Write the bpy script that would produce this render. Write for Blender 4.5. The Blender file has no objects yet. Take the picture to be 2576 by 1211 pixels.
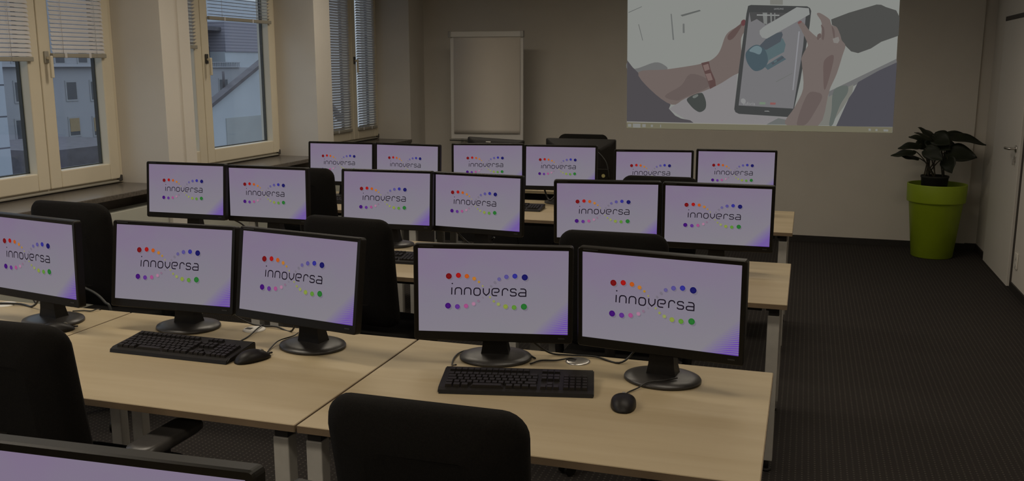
import bpy, bmesh, math, random
import numpy as np
from mathutils import Vector, Matrix

SC = bpy.context.scene
COL = SC.collection
PI = math.pi
random.seed(7)

# ------------------------------------------------------------------ camera
cam_data = bpy.data.cameras.new('camera')
cam_data.sensor_fit = 'HORIZONTAL'
cam_data.sensor_width = 36.0
cam_data.lens = 2340.0 / 2576.0 * 36.0
cam_data.clip_start = 0.05
cam_data.clip_end = 300
cam = bpy.data.objects.new('camera', cam_data)
COL.objects.link(cam)
cam.location = (0, 0, 1.685)
cam.rotation_euler = (PI / 2 - 0.1866, 0, 0.3044)
SC.camera = cam

# ------------------------------------------------------------------ exposure
SC.view_settings.view_transform = 'Standard'
SC.view_settings.look = 'None'
SC.view_settings.gamma = 1.0
SC.view_settings.use_curve_mapping = False
SC.view_settings.exposure = 0.0
SC.cycles.max_bounces = 8
SC.cycles.diffuse_bounces = 4
SC.cycles.transparent_max_bounces = 12
SC.cycles.use_denoising = True
SC.cycles.sample_clamp_indirect = 4.0
SC.cycles.caustics_reflective = False
SC.cycles.caustics_refractive = False

# ------------------------------------------------------------------ dusk sky
world = bpy.data.worlds.new('dusk_sky')
SC.world = world
world.use_nodes = True
wn = world.node_tree.nodes
wl = world.node_tree.links
wn.clear()
w_out = wn.new('ShaderNodeOutputWorld')
w_bg = wn.new('ShaderNodeBackground')
w_tc = wn.new('ShaderNodeTexCoord')
w_sep = wn.new('ShaderNodeSeparateXYZ')
w_rmp = wn.new('ShaderNodeValToRGB')
w_rmp.color_ramp.elements[0].position = 0.48
w_rmp.color_ramp.elements[0].color = (0.16, 0.17, 0.19, 1)
w_rmp.color_ramp.elements[1].position = 0.75
w_rmp.color_ramp.elements[1].color = (0.34, 0.385, 0.465, 1)
w_map = wn.new('ShaderNodeMapRange')
w_map.inputs['From Min'].default_value = -1
w_map.inputs['From Max'].default_value = 1
wl.new(w_tc.outputs['Generated'], w_sep.inputs[0])
wl.new(w_sep.outputs['Z'], w_map.inputs['Value'])
wl.new(w_map.outputs[0], w_rmp.inputs[0])
wl.new(w_rmp.outputs[0], w_bg.inputs['Color'])
w_bg.inputs['Strength'].default_value = 2.45
wl.new(w_bg.outputs[0], w_out.inputs['Surface'])


# ------------------------------------------------------------------ ceiling lamps and added rear fill
def area_lamp(name, loc, size, power, color=(1.0, 0.86, 0.68), spread=150, size_y=None):
    d = bpy.data.lights.new(name, 'AREA')
    d.energy = power
    d.color = color
    d.shape = 'RECTANGLE'
    d.size = size
    d.size_y = size_y or size
    d.spread = math.radians(spread)
    o = bpy.data.objects.new(name, d)
    COL.objects.link(o)
    o.location = loc
    return o


for lx, side in ((-2.65, 1.45), (-0.1, 0.85)):
    for ly, pw in ((-1.6, 14), (0.6, 11), (2.6, 11), (4.6, 10), (6.6, 10)):  # rearmost pair: unseen lamps added behind the camera as frontal fill
        area_lamp('ceiling_or_fill_light', (lx, ly, 2.72), 1.2, pw * side * (1.4 if lx > -1 and ly > 6 else 1.0), (1.0, 0.89, 0.73), size_y=0.30, spread=165)
area_lamp('ceiling_spot', (-3.45, 7.12, 2.72), 0.18, 0.9, (1.0, 0.92, 0.80), spread=120)


# ------------------------------------------------------------------ helpers
def lin(c):
    out = []
    for v in c[:3]:
        v = v / 255.0
        out.append(v / 12.92 if v <= 0.04045 else ((v + 0.055) / 1.055) ** 2.4)
    return (*out, 1.0)


def mat(name, color, rough=0.6, metal=0.0, spec=0.5, bump=None, noise=None, coat=0.0):
    """procedural principled material; noise = (scale, amount) colour mottling, bump = (scale, strength)"""
    m = bpy.data.materials.new(name)
    m.use_nodes = True
    nt = m.node_tree
    b = nt.nodes['Principled BSDF']
    b.inputs['Roughness'].default_value = rough
    b.inputs['Metallic'].default_value = metal
    b.inputs['Specular IOR Level'].default_value = spec
    b.inputs['Coat Weight'].default_value = coat
    c = (*color[:3], 1)
    b.inputs['Base Color'].default_value = c
    tc = None
    if noise or bump:
        tc = nt.nodes.new('ShaderNodeTexCoord')
    if noise:
        n = nt.nodes.new('ShaderNodeTexNoise')
        n.inputs['Scale'].default_value = noise[0]
        n.inputs['Detail'].default_value = 4
        r = nt.nodes.new('ShaderNodeValToRGB')
        a = noise[1]
        r.color_ramp.elements[0].position = 0.3
        r.color_ramp.elements[1].position = 0.7
        r.color_ramp.elements[0].color = (c[0] * (1 - a), c[1] * (1 - a), c[2] * (1 - a), 1)
        r.color_ramp.elements[1].color = (min(1, c[0] * (1 + a)), min(1, c[1] * (1 + a)), min(1, c[2] * (1 + a)), 1)
        nt.links.new(tc.outputs['Object'], n.inputs['Vector'])
        nt.links.new(n.outputs['Fac'], r.inputs[0])
        nt.links.new(r.outputs[0], b.inputs['Base Color'])
    if bump:
        n = nt.nodes.new('ShaderNodeTexNoise')
        n.inputs['Scale'].default_value = bump[0]
        n.inputs['Detail'].default_value = 3
        bp = nt.nodes.new('ShaderNodeBump')
        bp.inputs['Strength'].default_value = bump[1]
        bp.inputs['Distance'].default_value = 0.004
        nt.links.new(tc.outputs['Object'], n.inputs['Vector'])
        nt.links.new(n.outputs['Fac'], bp.inputs['Height'])
        nt.links.new(bp.outputs[0], b.inputs['Normal'])
    return m


def glow(name, rgb, strength=1.0):
    """a lit picture element: emission of one display colour"""
    m = bpy.data.materials.new(name)
    m.use_nodes = True
    nt = m.node_tree
    nt.nodes.clear()
    o = nt.nodes.new('ShaderNodeOutputMaterial')
    e = nt.nodes.new('ShaderNodeEmission')
    e.inputs['Color'].default_value = lin(rgb)
    e.inputs['Strength'].default_value = strength
    nt.links.new(e.outputs[0], o.inputs['Surface'])
    return m


class MB:
    """collects shapes into one bmesh and links them as ONE mesh object"""

    def __init__(self):
        self.bm = bmesh.new()
        self.mi = 0

    def _tag(self, faces, smooth=False):
        for f in faces:
            f.material_index = self.mi
            f.smooth = smooth

    def box(self, lo, hi, bevel=0.0, seg=2, M=None):
        r = bmesh.ops.create_cube(self.bm, size=1.0)
        vs = r['verts']
        lo, hi = Vector(lo), Vector(hi)
        c, s = (lo + hi) / 2, hi - lo
        for v in vs:
            v.co = Vector((v.co.x * s.x, v.co.y * s.y, v.co.z * s.z)) + c
        faces = list({f for v in vs for f in v.link_faces})
        if bevel > 0:
            es = list({e for v in vs for e in v.link_edges})
            rb = bmesh.ops.bevel(self.bm, geom=es, offset=bevel, segments=seg, profile=0.5, affect='EDGES')
            vs = list({v for f in rb['faces'] for v in f.verts} | {v for v in vs if v.is_valid})
            faces = list({f for v in vs for f in v.link_faces})
        if M is not None:
            for v in vs:
                v.co = M @ v.co
        self._tag(faces, bevel > 0 and seg > 2)
        return self

    def cyl(self, p0, p1, r0, r1=None, n=20, caps=True, smooth=True):
        r1 = r0 if r1 is None else r1
        p0, p1 = Vector(p0), Vector(p1)
        d = (p1 - p0).normalized()
        a = d.orthogonal().normalized()
        b = d.cross(a)
        rings = []
        for p, r in ((p0, r0), (p1, r1)):
            rings.append([self.bm.verts.new(p + (a * math.cos(t) + b * math.sin(t)) * r)
                          for t in [2 * PI * k / n for k in range(n)]])
        fs = []
        for k in range(n):
            fs.append(self.bm.faces.new((rings[0][k], rings[0][(k + 1) % n], rings[1][(k + 1) % n], rings[1][k])))
        self._tag(fs, smooth)
        if caps:
            self._tag([self.bm.faces.new(rings[0][::-1]), self.bm.faces.new(rings[1])])
        return self

    def tube(self, pts, r, n=8, caps=True):
        pts = [Vector(p) for p in pts]
        rr = r if isinstance(r, (list, tuple)) else [r] * len(pts)
        rings = []
        ref = None
        for i, p in enumerate(pts):
            d = (pts[min(i + 1, len(pts) - 1)] - pts[max(i - 1, 0)]).normalized()
            if ref is None:
                ref = d.orthogonal().normalized()
            ref = (ref - d * ref.dot(d)).normalized()
            b = d.cross(ref)
            rings.append([self.bm.verts.new(p + (ref * math.cos(t) + b * math.sin(t)) * rr[i])
                          for t in [2 * PI * k / n for k in range(n)]])
        fs = []
        for i in range(len(rings) - 1):
            for k in range(n):
                fs.append(self.bm.faces.new((rings[i][k], rings[i][(k + 1) % n], rings[i + 1][(k + 1) % n], rings[i + 1][k])))
        self._tag(fs, True)
        if caps:
            self._tag([self.bm.faces.new(rings[0][::-1]), self.bm.faces.new(rings[-1])])
        return self

    def lathe(self, prof, center=(0, 0, 0), n=40, sx=1.0, sy=1.0, smooth=True):
        """profile [(radius, z)] turned about Z"""
        c = Vector(center)
        rings = []
        for r, z in prof:
            if r < 1e-6:
                rings.append([self.bm.verts.new(c + Vector((0, 0, z)))])
            else:
                rings.append([self.bm.verts.new(c + Vector((r * sx * math.cos(t), r * sy * math.sin(t), z)))
                              for t in [2 * PI * k / n for k in range(n)]])
        fs = []
        for a, b in zip(rings[:-1], rings[1:]):
            for k in range(n):
                q = [a[k % len(a)], a[(k + 1) % len(a)], b[(k + 1) % len(b)], b[k % len(b)]]
                u = []
                for v in q:
                    if v not in u:
                        u.append(v)
                if len(u) >= 3:
                    fs.append(self.bm.faces.new(u))
        self._tag(fs, smooth)
        return self

    def prism(self, pts, vec, smooth=False):
        """polygon of 3-D points extruded along vec"""
        vec = Vector(vec)
        a = [self.bm.verts.new(Vector(p)) for p in pts]
        b = [self.bm.verts.new(Vector(p) + vec) for p in pts]
        n = len(a)
        fs = [self.bm.faces.new(a[::-1]), self.bm.faces.new(b)]
        self._tag(fs)
        fs = [self.bm.faces.new((a[k], a[(k + 1) % n], b[(k + 1) % n], b[k])) for k in range(n)]
        self._tag(fs, smooth)
        return self

    def poly(self, pts, smooth=False):
        f = self.bm.faces.new([self.bm.verts.new(Vector(p)) for p in pts])
        self._tag([f], smooth)
        return f

    def loops(self, loops, cap0=True, cap1=True, smooth=True, closed=True):
        rings = [[self.bm.verts.new(Vector(p)) for p in l] for l in loops]
        fs = []
        for a, b in zip(rings[:-1], rings[1:]):
            n = len(a)
            for k in range(n if closed else n - 1):
                fs.append(self.bm.faces.new((a[k], a[(k + 1) % n], b[(k + 1) % n], b[k])))
        self._tag(fs, smooth)
        if cap0:
            self._tag([self.bm.faces.new(rings[0][::-1])])
        if cap1:
            self._tag([self.bm.faces.new(rings[-1])])
        return self

    def obj(self, name, mats, parent=None, loc=None, rot=None, normals=True):
        if normals:
            bmesh.ops.recalc_face_normals(self.bm, faces=self.bm.faces[:])
        me = bpy.data.meshes.new(name)
        self.bm.to_mesh(me)
        self.bm.free()
        for m in (mats if isinstance(mats, (list, tuple)) else [mats]):
            me.materials.append(m)
        o = bpy.data.objects.new(name, me)
        COL.objects.link(o)
        if parent is not None:
            o.parent = parent
        if loc is not None:
            o.location = loc
        if rot is not None:
            o.rotation_euler = rot
        return o


def tag(o, label=None, cat=None, group=None, kind=None):
    if label:
        o['label'] = label
    if cat:
        o['category'] = cat
    if group:
        o['group'] = group
    if kind:
        o['kind'] = kind
    return o


def thing(name, label, cat, loc=(0, 0, 0), rz=0.0, group=None):
    o = bpy.data.objects.new(name, None)
    o.empty_display_size = 0.1
    COL.objects.link(o)
    o.location = loc
    o.rotation_euler = (0, 0, rz)
    return tag(o, label, cat, group)


def copy_tree(o, parent=None):
    c = o.copy()
    COL.objects.link(c)
    if parent is not None:
        c.parent = parent
    for ch in list(o.children):
        copy_tree(ch, c)
    return c


def struct(o):
    o['kind'] = 'structure'
    return o


def bez(pts, n=6):
    """smooth Catmull-Rom path through the points"""
    P = [Vector(p) for p in pts]
    P = [P[0] * 2 - P[1]] + P + [P[-1] * 2 - P[-2]]
    out = []
    for i in range(1, len(P) - 2):
        for k in range(n):
            t = k / n
            a, b, c, d = P[i - 1], P[i], P[i + 1], P[i + 2]
            out.append(0.5 * ((2 * b) + (c - a) * t + (2 * a - 5 * b + 4 * c - d) * t * t + (3 * b - a - 3 * c + d) * t ** 3))
    out.append(P[-2])
    return out


def rrect(w, h, r, n=5):
    """rounded rectangle outline, centred, counter-clockwise in (x, z)"""
    out = []
    for cx, cz, a0 in ((w / 2 - r, h / 2 - r, 0), (-w / 2 + r, h / 2 - r, PI / 2), (-w / 2 + r, -h / 2 + r, PI), (w / 2 - r, -h / 2 + r, 1.5 * PI)):
        for k in range(n):
            a = a0 + PI / 2 * k / (n - 1)
            out.append((cx + r * math.cos(a), cz + r * math.sin(a)))
    return out


# ------------------------------------------------------------------ materials
M_WALL = mat('white_wall_paint', (0.66, 0.62, 0.56), 0.85, noise=(3.0, 0.025), bump=(160, 0.08))
M_CEIL = mat('ceiling_paint', (0.75, 0.74, 0.70), 0.9, noise=(2.0, 0.02))
M_FRAME = mat('cream_window_frame', (0.70, 0.63, 0.49), 0.35, noise=(5, 0.02))
M_DARKGASKET = mat('dark_gasket', (0.02, 0.022, 0.026), 0.6, noise=(20, 0.1))
M_SILL = mat('dark_stone_sill', (0.115, 0.10, 0.085), 0.25, noise=(60, 0.25))
M_COVER = mat('radiator_cover_paint', (0.50, 0.50, 0.43), 0.6, noise=(4, 0.03))
M_SKIRT = mat('black_skirting', (0.018, 0.015, 0.013), 0.6, noise=(30, 0.2))
M_DOOR = mat('door_laminate', (0.68, 0.645, 0.59), 0.5, noise=(2, 0.02))
M_DOORGAP = mat('dark_door_gap_shade', (0.035, 0.026, 0.022), 0.6, noise=(20, 0.2))  # shade in the gap round the door leaf, put into a dark colour
M_STEEL = mat('brushed_steel', (0.6, 0.58, 0.55), 0.3, metal=1.0, noise=(40, 0.08))
M_PLATE = mat('white_switch_plastic', (0.72, 0.69, 0.63), 0.4, noise=(20, 0.02))
M_BLACKP = mat('black_plastic', (0.0115, 0.0098, 0.0085), 0.45, spec=0.25, noise=(80, 0.15))
M_BASEP = mat('black_monitor_foot', (0.030, 0.027, 0.025), 0.36, noise=(80, 0.15))
M_GLOSSB = mat('black_bezel', (0.0085, 0.007, 0.005), 0.40, spec=0.22, noise=(60, 0.1))
M_KEYS = mat('black_keycaps', (0.015, 0.0125, 0.011), 0.45, spec=0.3, noise=(200, 0.2))
M_FABRIC = mat('black_chair_fabric', (0.0085, 0.0075, 0.0065), 0.95, spec=0.15, noise=(300, 0.3), bump=(700, 0.25))
M_ARM = mat('grey_black_arm_plastic', (0.05, 0.046, 0.043), 0.38, noise=(60, 0.1))
M_LEG = mat('light_grey_desk_leg', (0.47, 0.45, 0.41), 0.45, metal=0.0, noise=(30, 0.04))
M_LEGCAP = mat('black_leg_connector', (0.012, 0.010, 0.009), 0.6, noise=(30, 0.2))
M_EDGE = mat('beech_edge_band', (0.19, 0.135, 0.083), 0.5, noise=(12, 0.10))
M_CABLE = mat('black_cable', (0.012, 0.011, 0.010), 0.45, noise=(60, 0.1))
M_GCABLE = mat('grey_cable', (0.032, 0.033, 0.030), 0.5, noise=(60, 0.1))
M_POT = mat('lime_green_planter', (0.27, 0.37, 0.012), 0.45, noise=(8, 0.04), bump=(250, 0.06))
M_SOIL = mat('dark_nursery_pot', (0.010, 0.009, 0.007), 0.8, noise=(60, 0.4))
M_LEAF = mat('dark_green_leaf', (0.012, 0.0155, 0.007), 0.5, spec=0.3, noise=(14, 0.35))
M_STEM = mat('plant_stem', (0.035, 0.030, 0.018), 0.6, noise=(30, 0.2))
M_PAPER = mat('flipchart_paper', (0.66, 0.61, 0.55), 0.85, noise=(3, 0.02))
M_BOARD = mat('flipchart_board', (0.62, 0.60, 0.57), 0.4, noise=(3, 0.02))
M_ALU = mat('grey_aluminium', (0.35, 0.34, 0.32), 0.4, metal=0.6, noise=(30, 0.05))
M_BLIND = mat('white_blind_slat', (0.62, 0.61, 0.62), 0.5, noise=(10, 0.03))
M_RAIL = mat('grey_blind_rail', (0.33, 0.31, 0.26), 0.5, noise=(10, 0.03))


def wood_mat():
    m = bpy.data.materials.new('beech_desktop')
    m.use_nodes = True
    nt = m.node_tree
    b = nt.nodes['Principled BSDF']
    tc = nt.nodes.new('ShaderNodeTexCoord')
    mp = nt.nodes.new('ShaderNodeMapping')
    mp.inputs['Scale'].default_value = (0.9, 9.0, 9.0)
    n = nt.nodes.new('ShaderNodeTexNoise')
    n.inputs['Scale'].default_value = 1.4
    n.inputs['Detail'].default_value = 6
    n.inputs['Roughness'].default_value = 0.55
    n.inputs['Distortion'].default_value = 0.4
    r = nt.nodes.new('ShaderNodeValToRGB')
    r.color_ramp.elements[0].position = 0.3
    r.color_ramp.elements[0].color = (0.365, 0.287, 0.168, 1)
    r.color_ramp.elements[1].position = 0.72
    r.color_ramp.elements[1].color = (0.425, 0.343, 0.214, 1)
    nt.links.new(tc.outputs['Object'], mp.inputs[0])
    nt.links.new(mp.outputs[0], n.inputs['Vector'])
    nt.links.new(n.outputs['Fac'], r.inputs[0])
    nt.links.new(r.outputs[0], b.inputs['Base Color'])
    b.inputs['Roughness'].default_value = 0.5
    b.inputs['Specular IOR Level'].default_value = 0.4
    return m


M_WOOD = wood_mat()


def carpet_mat():
    """dark ribbed carpet with rows of small lighter loops"""
    m = bpy.data.materials.new('dark_loop_carpet')
    m.use_nodes = True
    nt = m.node_tree
    N, L = nt.nodes, nt.links
    b = N['Principled BSDF']
    tc = N.new('ShaderNodeTexCoord')
    sp = N.new('ShaderNodeSeparateXYZ')
    L.new(tc.outputs['Object'], sp.inputs[0])

    def math_(op, a, v=None):
        k = N.new('ShaderNodeMath')
        k.operation = op
        L.new(a, k.inputs[0])
        if v is not None:
            if isinstance(v, (int, float)):
                k.inputs[1].default_value = v
            else:
                L.new(v, k.inputs[1])
        return k.outputs[0]
    fx = math_('FRACT', math_('MULTIPLY', sp.outputs['X'], 1 / 0.026))
    row = math_('FLOOR', math_('MULTIPLY', sp.outputs['X'], 1 / 0.026))
    off = math_('MULTIPLY', row, 0.5)
    fy = math_('FRACT', math_('ADD', math_('MULTIPLY', sp.outputs['Y'], 1 / 0.022), off))
    inx = math_('LESS_THAN', math_('ABSOLUTE', math_('SUBTRACT', fx, 0.5)), 0.13)
    iny = math_('LESS_THAN', math_('ABSOLUTE', math_('SUBTRACT', fy, 0.5)), 0.2)
    dot = math_('MULTIPLY', inx, iny)
    nz = N.new('ShaderNodeTexNoise')
    nz.inputs['Scale'].default_value = 90
    L.new(tc.outputs['Object'], nz.inputs['Vector'])
    dn = math_('MULTIPLY', dot, nz.outputs['Fac'])
    mix = N.new('ShaderNodeMix')
    mix.data_type = 'RGBA'
    mix.inputs[6].default_value = (0.033, 0.029, 0.027, 1)
    mix.inputs[7].default_value = (0.115, 0.104, 0.090, 1)
    L.new(dn, mix.inputs[0])
    L.new(mix.outputs[2], b.inputs['Base Color'])
    b.inputs['Roughness'].default_value = 0.95
    b.inputs['Specular IOR Level'].default_value = 0.1
    bp = N.new('ShaderNodeBump')
    bp.inputs['Strength'].default_value = 0.3
    bp.inputs['Distance'].default_value = 0.003
    L.new(nz.outputs['Fac'], bp.inputs['Height'])
    L.new(bp.outputs[0], b.inputs['Normal'])
    return m


M_CARPET = carpet_mat()


def glass_mat():
    m = bpy.data.materials.new('window_glass')
    m.use_nodes = True
    nt = m.node_tree
    nt.nodes.clear()
    o = nt.nodes.new('ShaderNodeOutputMaterial')
    t = nt.nodes.new('ShaderNodeBsdfTransparent')
    t.inputs[0].default_value = (0.90, 0.94, 0.95, 1)
    g = nt.nodes.new('ShaderNodeBsdfGlossy')
    g.inputs['Roughness'].default_value = 0.02
    f = nt.nodes.new('ShaderNodeFresnel')
    geo = nt.nodes.new('ShaderNodeNewGeometry')
    ior = nt.nodes.new('ShaderNodeMapRange')        # same reflectance seen from either side of the pane
    ior.inputs['To Min'].default_value = 1.45
    ior.inputs['To Max'].default_value = 1.0 / 1.45
    nt.links.new(geo.outputs['Backfacing'], ior.inputs['Value'])
    nt.links.new(ior.outputs[0], f.inputs['IOR'])
    x = nt.nodes.new('ShaderNodeMixShader')
    nt.links.new(f.outputs[0], x.inputs[0])
    nt.links.new(t.outputs[0], x.inputs[1])
    nt.links.new(g.outputs[0], x.inputs[2])
    nt.links.new(x.outputs[0], o.inputs['Surface'])
    return m


M_GLASS = glass_mat()

# ------------------------------------------------------------------ room shell
XP = -3.91          # room face of the piers between the windows
XF = -4.28          # plane of the window frames
YB = 9.325          # back wall
XR = 1.562          # right wall
CZ = 2.75

struct(MB().box((-4.6, -3.6, -0.1), (2.2, 9.6, 0)).obj('floor', M_CARPET))
struct(MB().box((-4.6, -3.6, CZ), (2.2, 9.6, CZ + 0.1)).obj('ceiling', M_CEIL))
b = MB()
b.box((-4.6, YB, 0), (1.46, YB + 0.15, CZ))
b.box((1.46, YB + 0.03, 0), (2.2, YB + 0.15, CZ))
struct(b.obj('wall_back', M_WALL))
b = MB()
b.box((XR, -3.6, 0), (XR + 0.15, 7.74, CZ))
b.box((XR, 7.74, 2.085), (XR + 0.15, 8.89, CZ))
b.box((XR, 8.89, 0), (XR + 0.15, YB + 0.03, CZ))
struct(b.obj('wall_right', M_WALL))
struct(MB().box((-4.6, -3.75, 0), (2.2, -3.6, CZ)).obj('wall_front', M_WALL))

# window wall: piers, spandrel below the windows, lintel above
RECESS = [(-0.55, 1.18), (1.45, 3.12), (3.39, 5.06), (5.335, 7.005), (7.275, 8.943)]
b = MB()
ys = [-3.6] + [v for r in RECESS for v in r] + [YB]
for k in range(0, len(ys), 2):
    b.box((-4.45, ys[k], 0), (XP, ys[k + 1], CZ))
for (a, c) in RECESS:
    b.box((-4.45, a, 0), (-4.22, c, 0.895))
    b.box((-4.45, a, 2.62), (-4.0, c, CZ))
b.box((XP, 5.225, 0), (XP + 0.012, 5.335, CZ))       # slightly raised pipe chase on the second pier
struct(b.obj('wall_left', M_WALL))
for k, (a, c) in enumerate(RECESS[2:]):
    struct(MB().box((-4.34, a, 0.893), (XP + 0.012, c, 0.925), 0.004, 2).obj('trim_%d' % (k + 1), M_SILL))
    MBc = MB().box((-4.05, a + 0.01, 0.0), (-3.935, c - 0.01, 0.812), 0.004, 2)
    o = MBc.obj('radiator_cover', M_COVER)
    tag(o, ['pale grey panel boxing in the heater under the left window', 'pale grey panel boxing in the heater under the middle window',
            'pale grey panel boxing in the heater under the far window with lowered blinds'][k], 'radiator cover', 'radiator covers under the windows')
# skirting
b = MB()
b.box((XP, YB - 0.012, 0), (1.46, YB, 0.06))
b.box((1.46, YB + 0.018, 0), (XR, YB + 0.03, 0.06))
struct(b.obj('baseboard_back', M_SKIRT))
b = MB()
b.box((XR - 0.012, -3.6, 0), (XR, 7.73, 0.06))
b.box((XR - 0.012, 8.9, 0), (XR, YB, 0.06))
struct(b.obj('baseboard_right', M_SKIRT))

# door on the right wall
d1 = bpy.data.objects.new('door_1', None)
COL.objects.link(d1)
d1.location = (1.545, 7.83, 0)
struct(d1)
MB().box((0, 0.0, 0.004), (0.04, 1.03, 2.045), 0.002, 1).obj('door_leaf', M_DOOR, d1)
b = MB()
b.box((0.020, -0.088, 0), (0.10, -0.002, 2.083))  # dark strip painted in for the shaded gap beside the leaf
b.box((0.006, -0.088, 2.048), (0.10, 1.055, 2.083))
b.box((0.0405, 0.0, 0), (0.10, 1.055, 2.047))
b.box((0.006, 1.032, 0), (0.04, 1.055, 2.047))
b.obj('door_frame_gap', M_DOORGAP, d1)
b = MB()
b.lathe([(0, 0), (0.026, 0), (0.026, 0.008), (0, 0.008)], n=24)
for v in b.bm.verts:
    v.co = Vector((-v.co.z, 0.11 + v.co.x, 1.055 + v.co.y))
b.tube(bez([(-0.006, 0.11, 1.055), (-0.045, 0.11, 1.055), (-0.055, 0.125, 1.055), (-0.055, 0.17, 1.053), (-0.053, 0.25, 1.05)], 5), 0.0105, 10)
b.box((-0.010, 0.095, 0.955), (0.0, 0.125, 1.0), 0.004, 2)
b.box((-0.022, 0.106, 0.93), (-0.006, 0.114, 0.975), 0.002, 1)
b.obj('door_handle', M_STEEL, d1)

# socket and switch on the right wall
t = thing('wall_socket', 'white double socket low on the wall beside the door', 'socket', (XR, 7.62, 0.245))
MB().box((-0.012, -0.045, -0.06), (0, 0.045, 0.06), 0.005, 3).obj('cover_plate', M_PLATE, t)
b = MB()
for z in (-0.028, 0.028):
    b.cyl((-0.0125, 0, z), (-0.0140, 0, z), 0.019, n=20)
b.obj('socket_insert', M_PLATE, t)
t = thing('light_switch', 'white rocker light switch beside the door at handle height', 'switch', (XR, 7.55, 1.09))
MB().box((-0.010, -0.042, -0.042), (0, 0.042, 0.042), 0.004, 3).obj('cover_plate', M_PLATE, t)
MB().box((-0.015, -0.028, -0.028), (-0.010, 0.028, 0.028), 0.003, 2).obj('rocker', M_PLATE, t)


# ------------------------------------------------------------------ windows
def make_window(n, y0, y1, seam, z0=0.927, z1=2.62, handle_z=1.73):
    w = bpy.data.objects.new('window_%d' % n, None)
    COL.objects.link(w)
    w.location = (XF, y0, z0)
    struct(w)
    yo = y0
    W, H = y1 - y0, z1 - z0
    s = seam - yo
    b = MB()
    b.box((-0.09, 0, 0), (0.0, 0.06, H), 0.004, 1)
    b.box((-0.09, W - 0.06, 0), (0.0, W, H), 0.004, 1)
    b.box((-0.09, 0.06, 0), (0.0, W - 0.06, 0.035), 0.004, 1)
    b.box((-0.09, 0.06, H - 0.05), (0.0, W - 0.06, H), 0.004, 1)
    b.obj('outer_frame', M_FRAME, w)
    # drip rail and hinge knob at the lower edge
    b = MB()
    b.box((0.0, 0.05, 0.006), (0.018, W - 0.05, 0.020), 0.003, 1)
    b.obj('bottom_rail', M_RAIL, w)
    MB().box((0.0, W - 0.06, 0.01), (0.022, W - 0.025, 0.052), 0.006, 2).obj('hinge', M_ARM, w)
    for k, (a, c) in enumerate(((0.045, s - 0.003), (s + 0.003, W - 0.045))):
        sw = 0.088
        b = MB()
        za, zc = 0.03, H - 0.045
        b.box((-0.065, a, za), (0.022, a + sw, zc), 0.007, 2)
        b.box((-0.065, c - sw, za), (0.022, c, zc), 0.007, 2)
        b.box((-0.065, a + sw, za), (0.022, c - sw, za + 0.103), 0.007, 2)
        b.box((-0.065, a + sw, zc - 0.09), (0.022, c - sw, zc), 0.007, 2)
        sash = b.obj('sash', M_FRAME, w)
        ga, gc, gz0, gz1 = a + sw, c - sw, za + 0.103, zc - 0.09
        MB().box((-0.036, ga - 0.01, gz0 - 0.01), (-0.030, gc + 0.01, gz1 + 0.01)).obj('pane', M_GLASS, sash)
        b = MB()
        for (p, q) in (((-0.062, ga - 0.004, gz0 - 0.004), (-0.038, ga + 0.006, gz1)), ((-0.062, gc - 0.006, gz0 - 0.004), (-0.038, gc + 0.004, gz1)),
                       ((-0.062, ga, gz0 - 0.004), (-0.038, gc, gz0 + 0.006))):
            b.box(p, q)
        b.obj('outer_gasket', M_DARKGASKET, sash)
    b = MB()
    yh = s + 0.045
    zh = handle_z - z0
    b.box((0.022, yh - 0.016, zh - 0.035), (0.034, yh + 0.016, zh + 0.035), 0.004, 2)
    h = b.obj('handle_plate', M_ARM if n != 1 else M_RAIL, w)
    b = MB()
    b.cyl((0.03, yh, zh - 0.005), (0.065, yh, zh - 0.005), 0.010, n=12)
    b.box((0.052, yh - 0.010, zh - 0.12), (0.068, yh + 0.012, zh + 0.008), 0.005, 2)
    b.obj('handle_lever', M_FRAME, h)
    return w


make_window(1, 3.39, 5.06, 4.42)
make_window(2, 5.335, 7.005, 5.962)
make_window(3, 7.275, 8.943, 8.345)


def make_blind(label, y0, y1, zb, tilt, zt=2.56, pitch=0.0245, x=XF + 0.033):
    t = thing('venetian_blind', label, 'blind', (x, (y0 + y1) / 2, zb), 0, 'venetian blinds on the window sashes')
    hw = (y1 - y0) / 2
    MB().box((-0.010, -hw, 0), (0.012, hw, 0.026), 0.004, 2).obj('bottom_rail', M_RAIL, t)
    MB().box((-0.010, -hw, zt - zb), (0.014, hw, zt - zb + 0.03), 0.003, 2).obj('head_rail', M_RAIL, t)
    b = MB()
    z = 0.040
    dx, dz = 0.0125 * math.cos(tilt), 0.0125 * math.sin(tilt)
    while z < zt - zb:
        L1 = []
        for s in (-1, -0.33, 0.33, 1):
            crown = 0.0016 * (1 - s * s)
            L1.append((s * dx + 0.001, z + s * dz + crown))
        for (p, q) in zip(L1[:-1], L1[1:]):
            b.poly([(p[0], -hw + 0.006, p[1]), (p[0], hw - 0.006, p[1]), (q[0], hw - 0.006, q[1]), (q[0], -hw + 0.006, q[1])], True)
        z += pitch
    b.obj('slats', M_BLIND, t, normals=False)
    for yy in (-hw * 0.62, hw * 0.62):
        MB().cyl((0.012, yy, 0.0), (0.012, yy, zt - zb), 0.0012, n=6).obj('ladder_cord', M_BLIND, t)
    for yy in (-hw * 0.55, hw * 0.35):
        MB().box((0.011, yy - 0.010, -0.002), (0.016, yy + 0.010, 0.028), 0.002, 1).obj('rail_clip', M_BLIND, t)
    return t


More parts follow.
